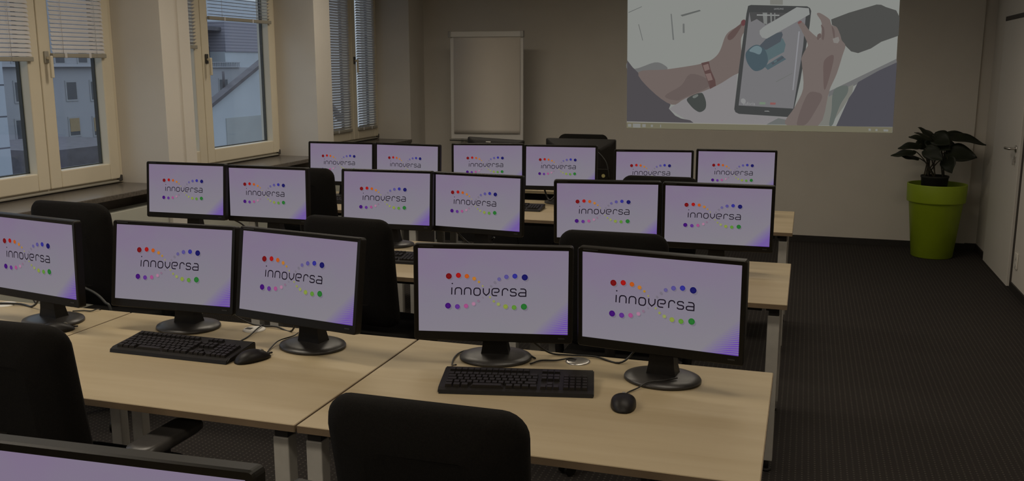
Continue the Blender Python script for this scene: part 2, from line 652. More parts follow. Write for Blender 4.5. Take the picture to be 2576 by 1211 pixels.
make_blind('white blind half lowered in the left sash of the near window', 3.52, 4.355, 1.705, -1.12)
make_blind('white blind half lowered in the sash right of the near window handle', 4.50, 4.945, 1.728, -1.12)
make_blind('blind raised high in the wide sash of the middle window', 6.045, 6.89, 2.015, 0.12)
make_blind('blind sliver in the narrow left sash of the middle window, half hidden by the pier', 5.47, 5.885, 1.80, 0.5)
make_blind('grey blind fully lowered in the left sash of the far window', 7.40, 8.275, 1.045, 0.95)
make_blind('bluish blind fully lowered in the right sash of the far window', 8.425, 8.835, 1.045, 0.80)

# ------------------------------------------------------------------ buildings across the street
M_F1 = mat('pale_render', (0.36, 0.36, 0.38), 0.9, noise=(0.25, 0.05))
M_F2 = mat('grey_render', (0.42, 0.42, 0.45), 0.9, noise=(0.3, 0.06))
M_GABLE = mat('pale_gable_render', (0.50, 0.53, 0.56), 0.9, noise=(0.5, 0.05))
M_BAY = mat('dark_bay_render', (0.20, 0.19, 0.20), 0.9, noise=(0.4, 0.06))
M_PATCH = mat('grey_plaster_patch', (0.40, 0.41, 0.40), 0.9, noise=(0.8, 0.06))
M_ROOF = mat('dark_roof_tiles', (0.12, 0.11, 0.12), 0.85, noise=(2, 0.2))
M_WIN = mat('dark_window_pane', (0.07, 0.075, 0.09), 0.25, noise=(1, 0.1))
M_WFR = mat('window_surround', (0.33, 0.33, 0.34), 0.7, noise=(2, 0.05))
M_OCHRE = mat('ochre_roller_blind', (0.33, 0.24, 0.13), 0.8, noise=(4, 0.1))
M_BRICK = mat('brown_brick', (0.20, 0.13, 0.10), 0.9, noise=(3, 0.3))
M_STREET = mat('street_asphalt', (0.10, 0.10, 0.11), 0.9, noise=(1, 0.1))


def stripes(name, c0, c1, pitch, share=0.15):
    """horizontal joints on a facade"""
    m = mat(name, c0, 0.9)
    nt = m.node_tree
    b = nt.nodes['Principled BSDF']
    tc = nt.nodes.new('ShaderNodeTexCoord')
    sp = nt.nodes.new('ShaderNodeSeparateXYZ')
    k = nt.nodes.new('ShaderNodeMath'); k.operation = 'MULTIPLY'; k.inputs[1].default_value = 1 / pitch
    f = nt.nodes.new('ShaderNodeMath'); f.operation = 'FRACT'
    g = nt.nodes.new('ShaderNodeMath'); g.operation = 'LESS_THAN'; g.inputs[1].default_value = share
    x = nt.nodes.new('ShaderNodeMix'); x.data_type = 'RGBA'
    x.inputs[6].default_value = (*c0, 1)
    x.inputs[7].default_value = (*c1, 1)
    nt.links.new(tc.outputs['Object'], sp.inputs[0])
    nt.links.new(sp.outputs['Z'], k.inputs[0])
    nt.links.new(k.outputs[0], f.inputs[0])
    nt.links.new(f.outputs[0], g.inputs[0])
    nt.links.new(g.outputs[0], x.inputs[0])
    nt.links.new(x.outputs[2], b.inputs['Base Color'])
    return m


M_SIDING = stripes('horizontal_siding', (0.34, 0.32, 0.36), (0.22, 0.21, 0.25), 0.30, 0.3)
M_QUOIN = stripes('panel_facade', (0.44, 0.47, 0.52), (0.12, 0.12, 0.14), 1.02, 0.05)
GZ = -8.0

struct(MB().box((-95, -20, GZ - 0.3), (-6, 130, GZ)).obj('ground_street', M_STREET))


def house_window(par, X, y0, y1, z0, z1, blind=0.0, m=None):
    b = MB()
    b.box((X - 0.02, y0 - 0.14, z0 - 0.14), (X + 0.05, y1 + 0.14, z1 + 0.14))
    f = b.obj('window', M_WFR, par)
    MB().box((X + 0.03, y0, z0), (X + 0.06, y1, z1)).obj('window_pane', m or M_WIN, f)
    if blind:
        MB().box((X + 0.05, y0, z1 - (z1 - z0) * blind), (X + 0.08, y1, z1)).obj('roller_blind', M_OCHRE, f)


# apartment house seen through the near window
t = thing('apartment_house', 'pale apartment house with two rows of small windows outside the near window', 'building', (0, 0, 0))
MB().box((-66, 48, GZ), (-55, 70, 7.5)).obj('facade', M_F1, t)
MB().box((-55, 48, 1.55), (-54.6, 70, 1.75)).obj('cornice', M_F2, t)
for (y0, y1, z0, z1, bl) in ((54.5, 55.5, -0.93, 0.44, 0), (59.5, 60.5, -0.96, 0.36, 0), (62.1, 63.1, -1.05, 0.37, 0), (64.9, 65.9, -1.05, 0.37, 0),
                             (54.3, 55.3, -3.68, -2.3, 0), (59.5, 60.5, -3.75, -2.43, 0.78), (62.1, 63.0, -3.9, -2.5, 0.78), (64.9, 65.9, -3.9, -2.5, 0),
                             (58.6, 59.5, 1.85, 2.9, 0), (61.0, 61.9, 1.88, 2.9, 0), (54.5, 55.5, 1.9, 3.2, 0)):
    house_window(t, -55, y0, y1, z0, z1, bl)
MB().box((-55, 53.6, -6.2), (-54.7, 56.0, -4.55)).obj('brick_panel', M_BRICK, t)
# low building with a dark roof in front of it
t = thing('low_house', 'low building with dark flat roof below the pale apartment house', 'building', (0, 0, 0))
MB().box((-48, 41.6, GZ), (-40, 50, -4.6)).obj('wall', M_F2, t)
MB().box((-48.2, 41.3, -4.6), (-39.8, 50.3, -3.0)).obj('roof', M_ROOF, t)
# panel clad building at the very left
t = thing('panel_clad_building', 'pale panel clad building with horizontal joints at the left edge of the near window', 'building', (0, 0, 0))
MB().box((-34, 12, GZ), (-25, 24.35, 7)).obj('facade', M_QUOIN, t)
# stepped house with siding outside the middle window
t = thing('stepped_house', 'grey stepped house with siding and dark bay outside the middle window', 'building', (0, 0, 0))
MB().box((-66, 75.5, GZ), (-55, 96, 1.45)).obj('lower_wall', M_F1, t)
MB().box((-66, 81, 1.45), (-55.2, 96, 2.98)).obj('pale_band', M_GABLE, t)
MB().box((-66, 81, 2.98), (-55.1, 96, 5.9)).obj('siding', M_SIDING, t)
MB().box((-66, 73.5, 1.45), (-57, 81, 5.0)).obj('bay_wall', M_BAY, t)
MB().box((-66, 72, 5.0), (-55.5, 81.4, 5.35)).obj('bay_roof', M_ROOF, t)
house_window(t, -57, 79.9, 81.6, 2.0, 3.5)
b = MB()
b.box((-55, 75.5, 1.45), (-54.8, 83, 1.53))
b.box((-55, 75.5, 1.92), (-54.8, 83, 1.98))
for k in range(26):
    y = 75.6 + k * 0.29
    b.box((-54.95, y, 1.5), (-54.87, y + 0.05, 1.95))
b.obj('balcony_rail', M_F2, t)
house_window(t, -55, 79.5, 80.8, -0.95, 0.28)
house_window(t, -55, 76.3, 77.4, -0.95, 0.28)
MB().box((-66, 70, 5.9), (-58, 96, 8.5)).obj('upper_storey', M_GABLE, t)
# gabled house in front
t = thing('gabled_house', 'pale gabled house with a sloping dark roof edge outside the middle window', 'building', (0, 0, 0))
MB().prism([(-30, 40, GZ), (-30, 56, GZ), (-30, 56, -1.4), (-30, 50, 2.85), (-30, 40, -1.44)], (-0.4, 0, 0)).obj('gable_wall', M_GABLE, t)
b = MB()
b.prism([(-29.75, 39.5, -1.70), (-29.75, 50, 2.82), (-29.75, 50, 3.02), (-29.75, 39.5, -1.50)], (-0.5, 0, 0))
b.prism([(-29.75, 50, 2.82), (-29.75, 57, -2.1), (-29.75, 57, -1.9), (-29.75, 50, 3.02)], (-0.5, 0, 0))
b.obj('roof', M_ROOF, t)
MB().box((-30, 43.75, -6.5), (-29.97, 52, -1.15)).obj('plaster_patch', M_PATCH, t)
MB().cyl((-30.3, 44.2, 0.3), (-30.3, 44.2, 1.35), 0.07, n=8).obj('vent_pipe', M_ROOF, t)

# ------------------------------------------------------------------ desks
DZ = 0.74
DEPTH = 0.828
DT = 0.0215


def make_desk(label, xl, xr, yf, grommet=None):
    w = xr - xl
    t = thing('desk', label, 'desk', ((xl + xr) / 2, yf, 0), 0, 'beech desks in three rows')
    hw = w / 2
    b = MB()
    b.box((-hw, 0, DZ - DT), (hw, DEPTH, DZ), 0.0015, 1)
    b.obj('desktop', M_WOOD, t)
    # edge band at the front and the sides
    b = MB()
    b.box((-hw + 0.001, -0.0012, DZ - DT + 0.001), (hw - 0.001, 0.0, DZ - 0.0016))
    b.box((-hw - 0.0012, 0.001, DZ - DT + 0.001), (-hw, DEPTH - 0.001, DZ - 0.0016))
    b.box((hw, 0.001, DZ - DT + 0.001), (hw + 0.0012, DEPTH - 0.001, DZ - 0.0016))
    b.obj('edge_band', M_EDGE, t)
    b = MB()
    for y in (0.100, DEPTH - 0.110):
        b.box((-hw + 0.10, y, DZ - DT - 0.035), (hw - 0.10, y + 0.04, DZ - DT - 0.001))
    for s in (-1, 1):
        b.box((s * (hw - 0.065) - 0.018, 0.09, DZ - DT - 0.03), (s * (hw - 0.065) + 0.018, DEPTH - 0.09, DZ - DT - 0.001))
    b.obj('frame_rail', M_LEGCAP, t)
    for sx in (-1, 1):
        for y in (0.045, DEPTH - 0.047):
            x0 = (hw - (0.050 if xr > -0.5 else 0.072) if sx > 0 else -hw + 0.022) - 0.024
            leg = MB().box((x0, y, 0.05), (x0 + 0.048, y + 0.044, DZ - DT - 0.04), 0.003, 2).obj('leg', M_LEG, t)
            MB().box((x0 + 0.004, y + 0.004, DZ - DT - 0.042), (x0 + 0.044, y + 0.040, DZ - DT - 0.001)).obj('connector', M_LEGCAP, leg)
            b = MB()
            b.cyl((x0 + 0.024, y + 0.022, 0.0), (x0 + 0.024, y + 0.022, 0.012), 0.020, n=16)
            b.cyl((x0 + 0.024, y + 0.022, 0.012), (x0 + 0.024, y + 0.022, 0.052), 0.010, n=10)
            b.obj('foot', M_LEGCAP, leg)
    if grommet:
        gx, gy = grommet[0] - t.location.x, grommet[1] - yf
        b = MB()
        b.lathe([(0.040, 0), (0.040, 0.003), (0.034, 0.005), (0.0, 0.0052)], (gx, gy, DZ), n=32)
        g = b.obj('cable_grommet', M_STEEL if gx + t.location.x > -1 else M_PLATE, t)
        MB().box((gx - 0.030, gy - 0.016, DZ + 0.0052), (gx - 0.006, gy + 0.004, DZ + 0.0062), 0.0004, 1).obj('cable_opening', M_LEGCAP, g)
    return t


R1, R2, R3 = 2.0663, 3.7743, 5.4783
ROWDEF = [
    (R1, -0.0546, [('beech desk at the right end of the nearest row, keyboard on its middle', (-0.662, 2.818)),
                   ('beech desk in the middle of the nearest row, mouse touching its keyboard', (-1.868, 2.827)),
                   ('beech desk at the window end of the nearest row', (-3.02, 2.842))]),
    (R2, -0.0315, [('beech desk at the aisle end of the second row', None),
                   ('beech desk in the middle of the second row', None),
                   ('beech desk at the window end of the second row', None)]),
    (R3, -0.0396, [('beech desk at the aisle end of the far row', None),
                   ('beech desk in the middle of the far row, black keyboard near its front edge', None),
                   ('beech desk at the window end of the far row', None)]),
]
for yf, xr, rows in ROWDEF:
    for lb, gr in rows:
        gap = 0.010 if yf > 3 else 0.008
        make_desk(lb, xr - 1.196, xr, yf, gr)
        xr -= 1.196 + gap
make_desk('beech desk below the bottom edge carrying the cropped monitors', -1.25, -0.05, 0.40)

# ------------------------------------------------------------------ monitors
SW, SH = 0.477, 0.2683


def screen_material():
    m = bpy.data.materials.new('lit_screen_background')
    m.use_nodes = True
    nt = m.node_tree
    N, L = nt.nodes, nt.links
    N.clear()
    out = N.new('ShaderNodeOutputMaterial')
    em = N.new('ShaderNodeEmission')
    uv = N.new('ShaderNodeUVMap')
    sp = N.new('ShaderNodeSeparateXYZ')
    L.new(uv.outputs[0], sp.inputs[0])

    def mth(op, a, bb=None, c=None):
        k = N.new('ShaderNodeMath')
        k.operation = op
        for i, v in enumerate((a, bb, c)):
            if v is None:
                continue
            if isinstance(v, (int, float)):
                k.inputs[i].default_value = v
            else:
                L.new(v, k.inputs[i])
        return k.outputs[0]

    def mixc(f, a, c):
        k = N.new('ShaderNodeMix')
        k.data_type = 'RGBA'
        L.new(f, k.inputs[0])
        for i, v in ((6, a), (7, c)):
            if isinstance(v, tuple):
                k.inputs[i].default_value = v
            else:
                L.new(v, k.inputs[i])
        return k.outputs[2]
    U, V = sp.outputs['X'], sp.outputs['Y']
    base = N.new('ShaderNodeValToRGB')
    e = base.color_ramp.elements
    e[0].position = 0.0
    e[0].color = lin((128, 124, 130))
    e[1].position = 1.0
    e[1].color = lin((122, 107, 132))
    k = base.color_ramp.elements.new(0.5)
    k.color = lin((124, 117, 131))
    L.new(mth('ADD', mth('MULTIPLY', V, 0.8), mth('MULTIPLY', mth('SUBTRACT', 1.0, U), 0.25)), base.inputs[0])
    nz = N.new('ShaderNodeTexNoise')
    nz.inputs['Scale'].default_value = 3.0
    L.new(uv.outputs[0], nz.inputs['Vector'])
    c1 = mixc(mth('MULTIPLY', mth('SUBTRACT', nz.outputs['Fac'], 0.45), 1.1), base.outputs[0], lin((122, 122, 128)))
    # violet fan of stripes in the lower right corner
    du = mth('SUBTRACT', 1.0, U)
    d = mth('ADD', mth('MULTIPLY', du, 4.0), mth('MULTIPLY', V, 2.35))
    edge = mth('SUBTRACT', 1.0, d)
    edge = mth('MAXIMUM', mth('MINIMUM', mth('MULTIPLY', edge, 1.6), 1.0), 0.0)
    wv = mth('SINE', mth('MULTIPLY', mth('ADD', V, mth('MULTIPLY', mth('MULTIPLY', du, V), 2.6)), 250.0))
    wv = mth('MULTIPLY', mth('ADD', wv, 1.0), 0.5)
    wv = mth('ADD', mth('MULTIPLY', wv, 0.75), 0.22)
    c2 = mixc(mth('MULTIPLY', edge, wv), c1, lin((96, 48, 168)))
    # pale streak next to it
    L.new(c2, em.inputs['Color'])
    em.inputs['Strength'].default_value = 1.0
    L.new(em.outputs[0], out.inputs['Surface'])
    return m


M_SCREEN = screen_material()
M_TEXT = glow('logo_ink', (22, 16, 26))
M_DSHADOW = glow('logo_dot_shadow', (112, 106, 118))
DOTS = [
    (474, 415, 37, (105, 14, 16)), (589, 405, 32, (150, 20, 18)), (691, 415, 28, (172, 78, 22)), (780, 445, 24, (172, 108, 38)), (838, 485, 15, (165, 122, 36)), (884, 535, 10, (146, 144, 72)),
    (985, 537, 14, (114, 108, 118)), (1030, 490, 17, (112, 105, 118)), (1082, 450, 23, (88, 80, 130)), (1170, 422, 28, (78, 70, 132)), (1273, 413, 31, (44, 42, 130)), (1394, 428, 38, (22, 20, 84)),
    (470, 777, 37, (58, 16, 100)), (583, 788, 31, (84, 42, 124)), (687, 780, 28, (150, 70, 122)), (778, 754, 24, (158, 112, 138)), (835, 718, 17, (128, 102, 122)), (886, 675, 11, (120, 110, 122)),
    (975, 672, 12, (140, 142, 78)), (1022, 723, 16, (134, 140, 72)), (1078, 758, 22, (134, 142, 80)), (1166, 788, 29, (124, 138, 56)), (1270, 799, 30, (84, 128, 46)), (1390, 790, 38, (34, 100, 40)),
]
STROKES = [
    [(513, 553), (512, 640)],
    [(553, 642), (553, 585), (560, 566), (575, 557), (605, 557), (622, 566), (630, 585), (630, 643)],
    [(665, 643), (665, 586), (672, 567), (687, 558), (717, 558), (734, 567), (743, 586), (743, 644)],
    [(800, 561), (832, 562), (847, 570), (856, 588), (856, 624), (848, 641), (832, 650), (802, 649), (787, 641), (779, 622), (779, 587), (786, 569), (800, 561)],
    [(893, 562), (893, 608), (900, 626), (928, 650), (956, 628), (965, 610), (965, 564)],
    [(1022, 612), (1068, 613), (1082, 603), (1084, 588), (1078, 573), (1064, 566), (1020, 566), (1004, 574), (998, 590), (998, 632), (1006, 647), (1022, 653), (1062, 654)],
    [(1124, 655), (1124, 598), (1131, 578), (1147, 567), (1172, 568), (1186, 578), (1192, 594)],
    [(1292, 590), (1287, 577), (1276, 570), (1240, 570), (1227, 577), (1222, 590), (1228, 604), (1241, 611), (1275, 614), (1289, 621), (1294, 634), (1289, 650), (1276, 657), (1238, 657), (1225, 650), (1220, 640)],
    [(1343, 571), (1388, 572), (1403, 579), (1411, 596), (1411, 661), (1343, 661), (1328, 653), (1323, 638), (1328, 624), (1342, 617), (1409, 618)],
]
# perspective of the sheet the graphic was measured on -> flat screen coordinates
SRC = [(100, 73), (1928, 100), (1935, 1142), (125, 1080)]
DST = [(-SW / 2, SH / 2), (SW / 2, SH / 2), (SW / 2, -SH / 2), (-SW / 2, -SH / 2)]
A_, b_ = [], []
for (x, y), (u, v) in zip(SRC, DST):
    A_.append([x, y, 1, 0, 0, 0, -u * x, -u * y]); b_.append(u)
    A_.append([0, 0, 0, x, y, 1, -v * x, -v * y]); b_.append(v)
h_ = np.linalg.solve(np.array(A_, float), np.array(b_, float))


def s2(x, y):
    w = h_[6] * x + h_[7] * y + 1
    return (h_[0] * x + h_[1] * y + h_[2]) / w, (h_[3] * x + h_[4] * y + h_[5]) / w


def ribbon(mb, pts, half, yy):
    """flat stroke of constant width with mitred joints"""
    P = [Vector((p[0], p[1])) for p in pts]
    L, R = [], []
    for i, p in enumerate(P):
        d0 = (P[i] - P[i - 1]).normalized() if i > 0 else (P[1] - P[0]).normalized()
        d1 = (P[i + 1] - P[i]).normalized() if i < len(P) - 1 else d0
        if (P[0] - P[-1]).length < 1e-6 and i in (0, len(P) - 1):
            d0, d1 = (P[-1] - P[-2]).normalized(), (P[1] - P[0]).normalized()
        n0, n1 = Vector((-d0.y, d0.x)), Vector((-d1.y, d1.x))
        n = (n0 + n1)
        n = n / max(0.4, n.length_squared / 2)
        L.append(p + n * half)
        R.append(p - n * half)
    for i in range(len(P) - 1):
        mb.poly([(L[i].x, yy, L[i].y), (R[i].x, yy, R[i].y), (R[i + 1].x, yy, R[i + 1].y), (L[i + 1].x, yy, L[i + 1].y)])


def disc(mb, cx, cz, r, yy, n=20):
    mb.poly([(cx + r * math.cos(2 * PI * k / n), yy, cz + r * math.sin(2 * PI * k / n)) for k in range(n)])


def screen_mesh():
    mb = MB()
    mats = [M_SCREEN, M_TEXT, M_DSHADOW]
    f = mb.poly([(-SW / 2, 0, -SH / 2), (SW / 2, 0, -SH / 2), (SW / 2, 0, SH / 2), (-SW / 2, 0, SH / 2)])
    uvl = mb.bm.loops.layers.uv.new('UVMap')
    for lp in f.loops:
        lp[uvl].uv = (lp.vert.co.x / SW + 0.5, lp.vert.co.z / SH + 0.5)
    sc = SW / 1828.0
    for k, (x, y, r, c) in enumerate(DOTS):
        u, v = s2(x, y)
        rr = r * sc * 0.98
        mb.mi = 2
        disc(mb, u + rr * 0.45, v - rr * 0.5, rr * 0.95, -0.0003)
        mats.append(glow('logo_dot_%d' % k, c))
        mb.mi = len(mats) - 1
        disc(mb, u, v, rr, -0.0006)
        if r > 20:      # slightly lighter middle of the dot
            mats.append(glow('logo_dot_middle_%d' % k, tuple(min(255, q + 6) for q in c)))
            mb.mi = len(mats) - 1
            disc(mb, u, v, rr * 0.6, -0.0008)
    mb.mi = 1
    u, v = s2(517, 505)
    disc(mb, u, v, 0.0022, -0.0009)
    for st in STROKES:
        ribbon(mb, [s2(*p) for p in st], 0.0018, -0.0009)
    return mb, mats


def bezel_mesh():
    """frame ring, sides and bulged back; local origin at the middle of the screen, facing -Y"""
    mb = MB()
    top, side, bot = 0.0145, 0.0150, 0.0290
    W, H = SW + 2 * side, SH + top + bot
    cz = (top - bot) / 2

    def loop(w, h, r, y, dz):
        return [(x, y, z + dz) for x, z in rrect(w, h, r, 5)]
    mb.loops([loop(SW, SH, 0.0008, 0.0015, 0), loop(SW, SH, 0.0008, -0.0030, 0), loop(W - 0.006, H - 0.006, 0.008, -0.0045, cz), loop(W, H, 0.010, -0.001, cz),
              loop(W, H, 0.010, 0.024, cz), loop(W - 0.03, H - 0.03, 0.02, 0.034, cz), loop(W * 0.62, H * 0.62, 0.02, 0.055, cz)], cap0=False, cap1=True, smooth=False)
    mb.mi = 1
    mb.box((SW / 2 - 0.030, -0.0052, -SH / 2 - 0.014), (SW / 2 - 0.010, -0.0044, -SH / 2 - 0.010))
    mb.box((-SW / 2 + 0.004, -0.0052, SH / 2 + 0.006), (-SW / 2 + 0.050, -0.0046, SH / 2 + 0.009))
    return mb


M_MARK = mat('grey_maker_mark', (0.028, 0.027, 0.026), 0.5, noise=(50, 0.1))


def make_monitor():
    t = thing('computer_monitor', '-', 'monitor', (0, 0, DZ))
    OFF = -0.065
    mb, mats = screen_mesh()
    mb.obj('screen', mats, t, normals=False)
    bezel_mesh().obj('bezel', [M_GLOSSB, M_MARK], t)
    b = MB()
    b.lathe([(0.0, 0.0), (0.118, 0.0), (0.1185, 0.006), (0.116, 0.010), (0.090, 0.016), (0.05, 0.0205), (0.0, 0.022)], (0, 0, 0), n=48, sy=0.86)
    b.obj('stand_base', M_BASEP, t)
    b = MB()
    b.loops([[(x * s + 0, y0 + (y * sy), z) for x, y in ((1, -1), (1, 1), (-1, 1), (-1, -1))] for (s, sy, y0, z) in
             ((0.046, 0.028, 0.005, 0.016), (0.040, 0.024, 0.003, 0.05), (0.036, 0.020, 0.000, 0.10), (0.036, 0.018, -0.006, 0.22))], smooth=False)
    b.obj('stand_neck', M_BLACKP, t)
    return t


MON = make_monitor()
MON_USED = [False]


def place_monitor(label, x, y, zc, yaw, tilt, off=0.068):
    t = MON if not MON_USED[0] else copy_tree(MON)
    MON_USED[0] = True
    t['label'] = label
    t['group'] = 'lit monitors showing the dotted logo'
    n = Vector((-math.sin(yaw), math.cos(yaw), 0))
    p = Vector((x, y, 0)) + n * off
    t.location = (p.x, p.y, DZ + 0.0006)
    t.rotation_euler = (0, 0, yaw)
    for c in t.children:
        nm = c.name.split('.')[0]
        if nm in ('screen', 'bezel'):
            c.location = (0, -off, zc - DZ)
            c.rotation_euler = (-tilt, 0, 0)
    return t


MONS = [
    # nearest row
    ('cropped lit monitor at the left edge of the picture, turned towards the aisle', -2.664, 2.636, 1.000, -0.170, 0.03),
    ('lit monitor behind the keyboard with the mouse touching its corner, left of its pair', -2.117, 2.719, 0.987, 0.020, 0.152),
    ('lit monitor turned left, behind the mouse that touches a keyboard', -1.576, 2.644, 0.998, -0.165, 0.151),
    ('lit monitor directly behind the nearest keyboard on the right desk', -0.915, 2.709, 0.981, 0.197, 0.04),
    ('largest lit monitor, behind the lone mouse near the bare desk corner', -0.384, 2.661, 0.998, -0.128, -0.03),
    # second row
    ('lit monitor of the second row nearest the windows', -3.268, 4.354, 1.005, 0.023, 0.095),
    ('lit monitor second from the windows in the second row', -2.806, 4.440, 0.990, 0.006, 0.036),
    ('lit monitor third from the windows in the second row, behind the turned chair back', -2.067, 4.394, 1.001, 0.060, 0.088),
    ('lit monitor fourth from the windows in the second row', -1.583, 4.443, 0.992, -0.098, 0.041),
    ('lit monitor of the second row with a chair back across its lower edge', -0.883, 4.320, 0.998, 0.182, -0.10),
    ('lit monitor of the second row nearest the aisle', -0.367, 4.316, 1.002, 0.009, -0.06),
    # far row
    ('lit monitor of the far row nearest the windows', -3.169, 5.992, 0.995, 0.061, 0.075),
    ('lit monitor second from the windows in the far row', -2.629, 5.935, 1.001, -0.079, 0.05),
    ('lit monitor of the far row in front of the flip chart', -2.095, 6.108, 1.002, 0.235, 0.05),
    ('lit monitor of the far row in front of the black presenter monitor', -1.590, 6.167, 0.999, 0.118, 0.047),
    ('lit monitor of the far row right of the black presenter monitor', -0.920, 5.964, 1.001, 0.188, 0.05),
    ('lit monitor of the far row nearest the aisle', -0.414, 6.120, 1.003, 0.100, 0.03),
    # cropped at the bottom edge
    ('cropped lit monitor at the bottom left edge, nearest of all', -0.932, 0.990, 1.000, 0.052, 0.08),
    ('monitor just below the bottom edge beside the cropped one, only a black corner in view', -0.392, 0.985, 0.984, -0.10, 0.08),
]
for a in MONS:
    place_monitor(*a)

# ------------------------------------------------------------------ keyboards and mice


def make_keyboard():
    t = thing('keyboard', '-', 'keyboard')
    W, D = 0.456, 0.170
    b = MB()
    prof = [(-D / 2, 0.0), (D / 2, 0.0), (D / 2, 0.026), (D / 2 - 0.006, 0.029), (-D / 2 + 0.020, 0.015), (-D / 2 + 0.004, 0.011)]
    b.prism([(-W / 2, y, z) for y, z in prof], (W, 0, 0))
    es = [e for e in b.bm.edges if abs((e.verts[0].co - e.verts[1].co).x) < 1e-6]
    bmesh.ops.bevel(b.bm, geom=es, offset=0.003, segments=2, affect='EDGES')
    b.obj('keyboard_body', M_BLACKP, t)
    b = MB()
    sl = (0.029 - 0.015) / (D - 0.026)

    def key(x, y, w, d):
        z = 0.015 + sl * (y + D / 2 - 0.020)
        M = Matrix.Translation((x, y, z)) @ Matrix.Rotation(math.atan(sl), 4, 'X')
        r = bmesh.ops.create_cube(b.bm, size=1.0)
        for v in r['verts']:
            top = v.co.z > 0
            k = 0.80 if top else 1.0
            v.co = M @ Vector((v.co.x * w * k, v.co.y * d * k, 0.0085 if top else -0.001))
    p = 0.0188
    x0 = -W / 2 + 0.018
    rows = [(-0.058, [1.25, 1.25, 1.25, 5.75, 1.25, 1.25, 1.25, 1.25]), (-0.039, [1.25] + [1] * 11 + [2.25]), (-0.020, [1.75] + [1] * 11 + [1.75]),
            (-0.001, [1.5] + [1] * 13), (0.018, [1] * 13 + [1.5]), (0.050, [1] * 13)]
    for y, ws in rows:
        x = x0
        tot = sum(ws)
        f = 14.5 * p / tot if tot > 13.5 else p
        for w in ws:
            key(x + w * f / 2, y, w * f * 0.94, p * 0.94)
            x += w * f
    xn = x0 + 14.5 * p + 0.008
    for y in (0.050, 0.018, -0.001):
        for k in range(3):
            key(xn + (k + 0.5) * p, y, p * 0.94, p * 0.94)
    for k in range(3):
        key(xn + (k + 0.5) * p, -0.058, p * 0.94, p * 0.94)
    key(xn + 1.5 * p, -0.039, p * 0.94, p * 0.94)
    xm = xn + 3 * p + 0.010
    for y in (0.018, -0.001, -0.020, -0.039, -0.058):
        for k in range(4):
            if xm + (k + 1) * p * 0.97 < W / 2 - 0.004:
                key(xm + (k + 0.5) * p * 0.97, y, p * 0.9, p * 0.92)
    b.obj('keys', M_KEYS, t)
    MB().box((-0.030, -D / 2 + 0.0095, 0.0122), (0.0, -D / 2 + 0.0125, 0.0136)).obj('maker_mark', M_MARK, t)
    return t


def make_mouse():
    t = thing('computer_mouse', '-', 'mouse')
    L, W, H = 0.128, 0.074, 0.037
    loops = []
    NS = 18
    for i in range(NS + 1):
        t_ = -math.cos(PI * i / NS) * 0.985              # -1 rear ... 1 front, denser at the ends
        y = t_ * L / 2
        w = W / 2 * (1 - abs(t_) ** 2.3) ** (1 / 2.3) * (0.97 + 0.06 * t_)
        h = H * (1 - abs(t_) ** 2.0) ** 0.7 * (0.92 - 0.15 * t_)
        l = []
        for k in range(15):
            a = PI * k / 14
            l.append((w * math.cos(a), y, 0.001 + max(0.0015, h) * (math.sin(a) ** 0.75)))
        loops.append(l)
    b = MB()
    b.loops(loops, True, True, True, True)
    b.obj('mouse_shell', M_BLACKP, t)
    b = MB()
    b.cyl((-0.0045, 0.033, 0.0185), (0.0045, 0.033, 0.0185), 0.010, n=18)
    b.obj('scroll_wheel', M_ALU, t)
    b = MB()
    b.tube([(0, L / 2 - 0.006, 0.008), (0, L / 2 + 0.012, 0.006)], 0.0035, 8)
    b.obj('strain_relief', M_CABLE, t)
    return t


KB, MS = make_keyboard(), make_mouse()
first = {'k': True, 'm': True}


def put(proto, key, label, x, y, rz, group):
    t = proto if first[key] else copy_tree(proto)
    first[key] = False
    t['label'] = label
    t['group'] = group
    t.location = (x, y, DZ + 0.0006)
    t.rotation_euler = (0, 0, rz)


put(KB, 'k', 'black keyboard on the right desk of the nearest row', -0.780, 2.537, 0.217, 'black keyboards')
put(KB, 'k', 'black keyboard with a mouse at its right corner on the middle desk', -1.955, 2.533, 0.0, 'black keyboards')
put(KB, 'k', 'black keyboard behind the left chair, mostly hidden, below the cropped left monitor', -2.91, 2.475, -0.05, 'black keyboards')
put(KB, 'k', 'black keyboard in the second row right of the turned chair back', -1.985, 4.105, 0.05, 'black keyboards')
put(KB, 'k', 'black keyboard in the far row between the chairless middle monitors', -1.86, 5.86, 0.06, 'black keyboards')
put(KB, 'k', 'black keyboard on the window desk of the far row', -3.10, 5.80, 0.03, 'black keyboards')
put(MS, 'm', 'black mouse lying alone near the bare corner of the right desk', -0.447, 2.470, 0.16, 'black mice')
put(MS, 'm', 'black mouse touching the right corner of a keyboard', -1.678, 2.520, -0.40, 'black mice')
put(MS, 'm', 'black mouse half hidden behind the top of the left chair', -2.535, 2.590, -0.5, 'black mice')
put(MS, 'm', 'grey black mouse in the second row beside the turned chair back', -1.72, 4.33, 0.2, 'black mice')


# ------------------------------------------------------------------ cables
def cable(label, pts, r=0.0028, m=None, group='black cables on the desks', n=6):
    o = MB().tube(bez(pts, n), r, 7).obj('cable', m or M_CABLE)
    return tag(o, label, 'cable', group)


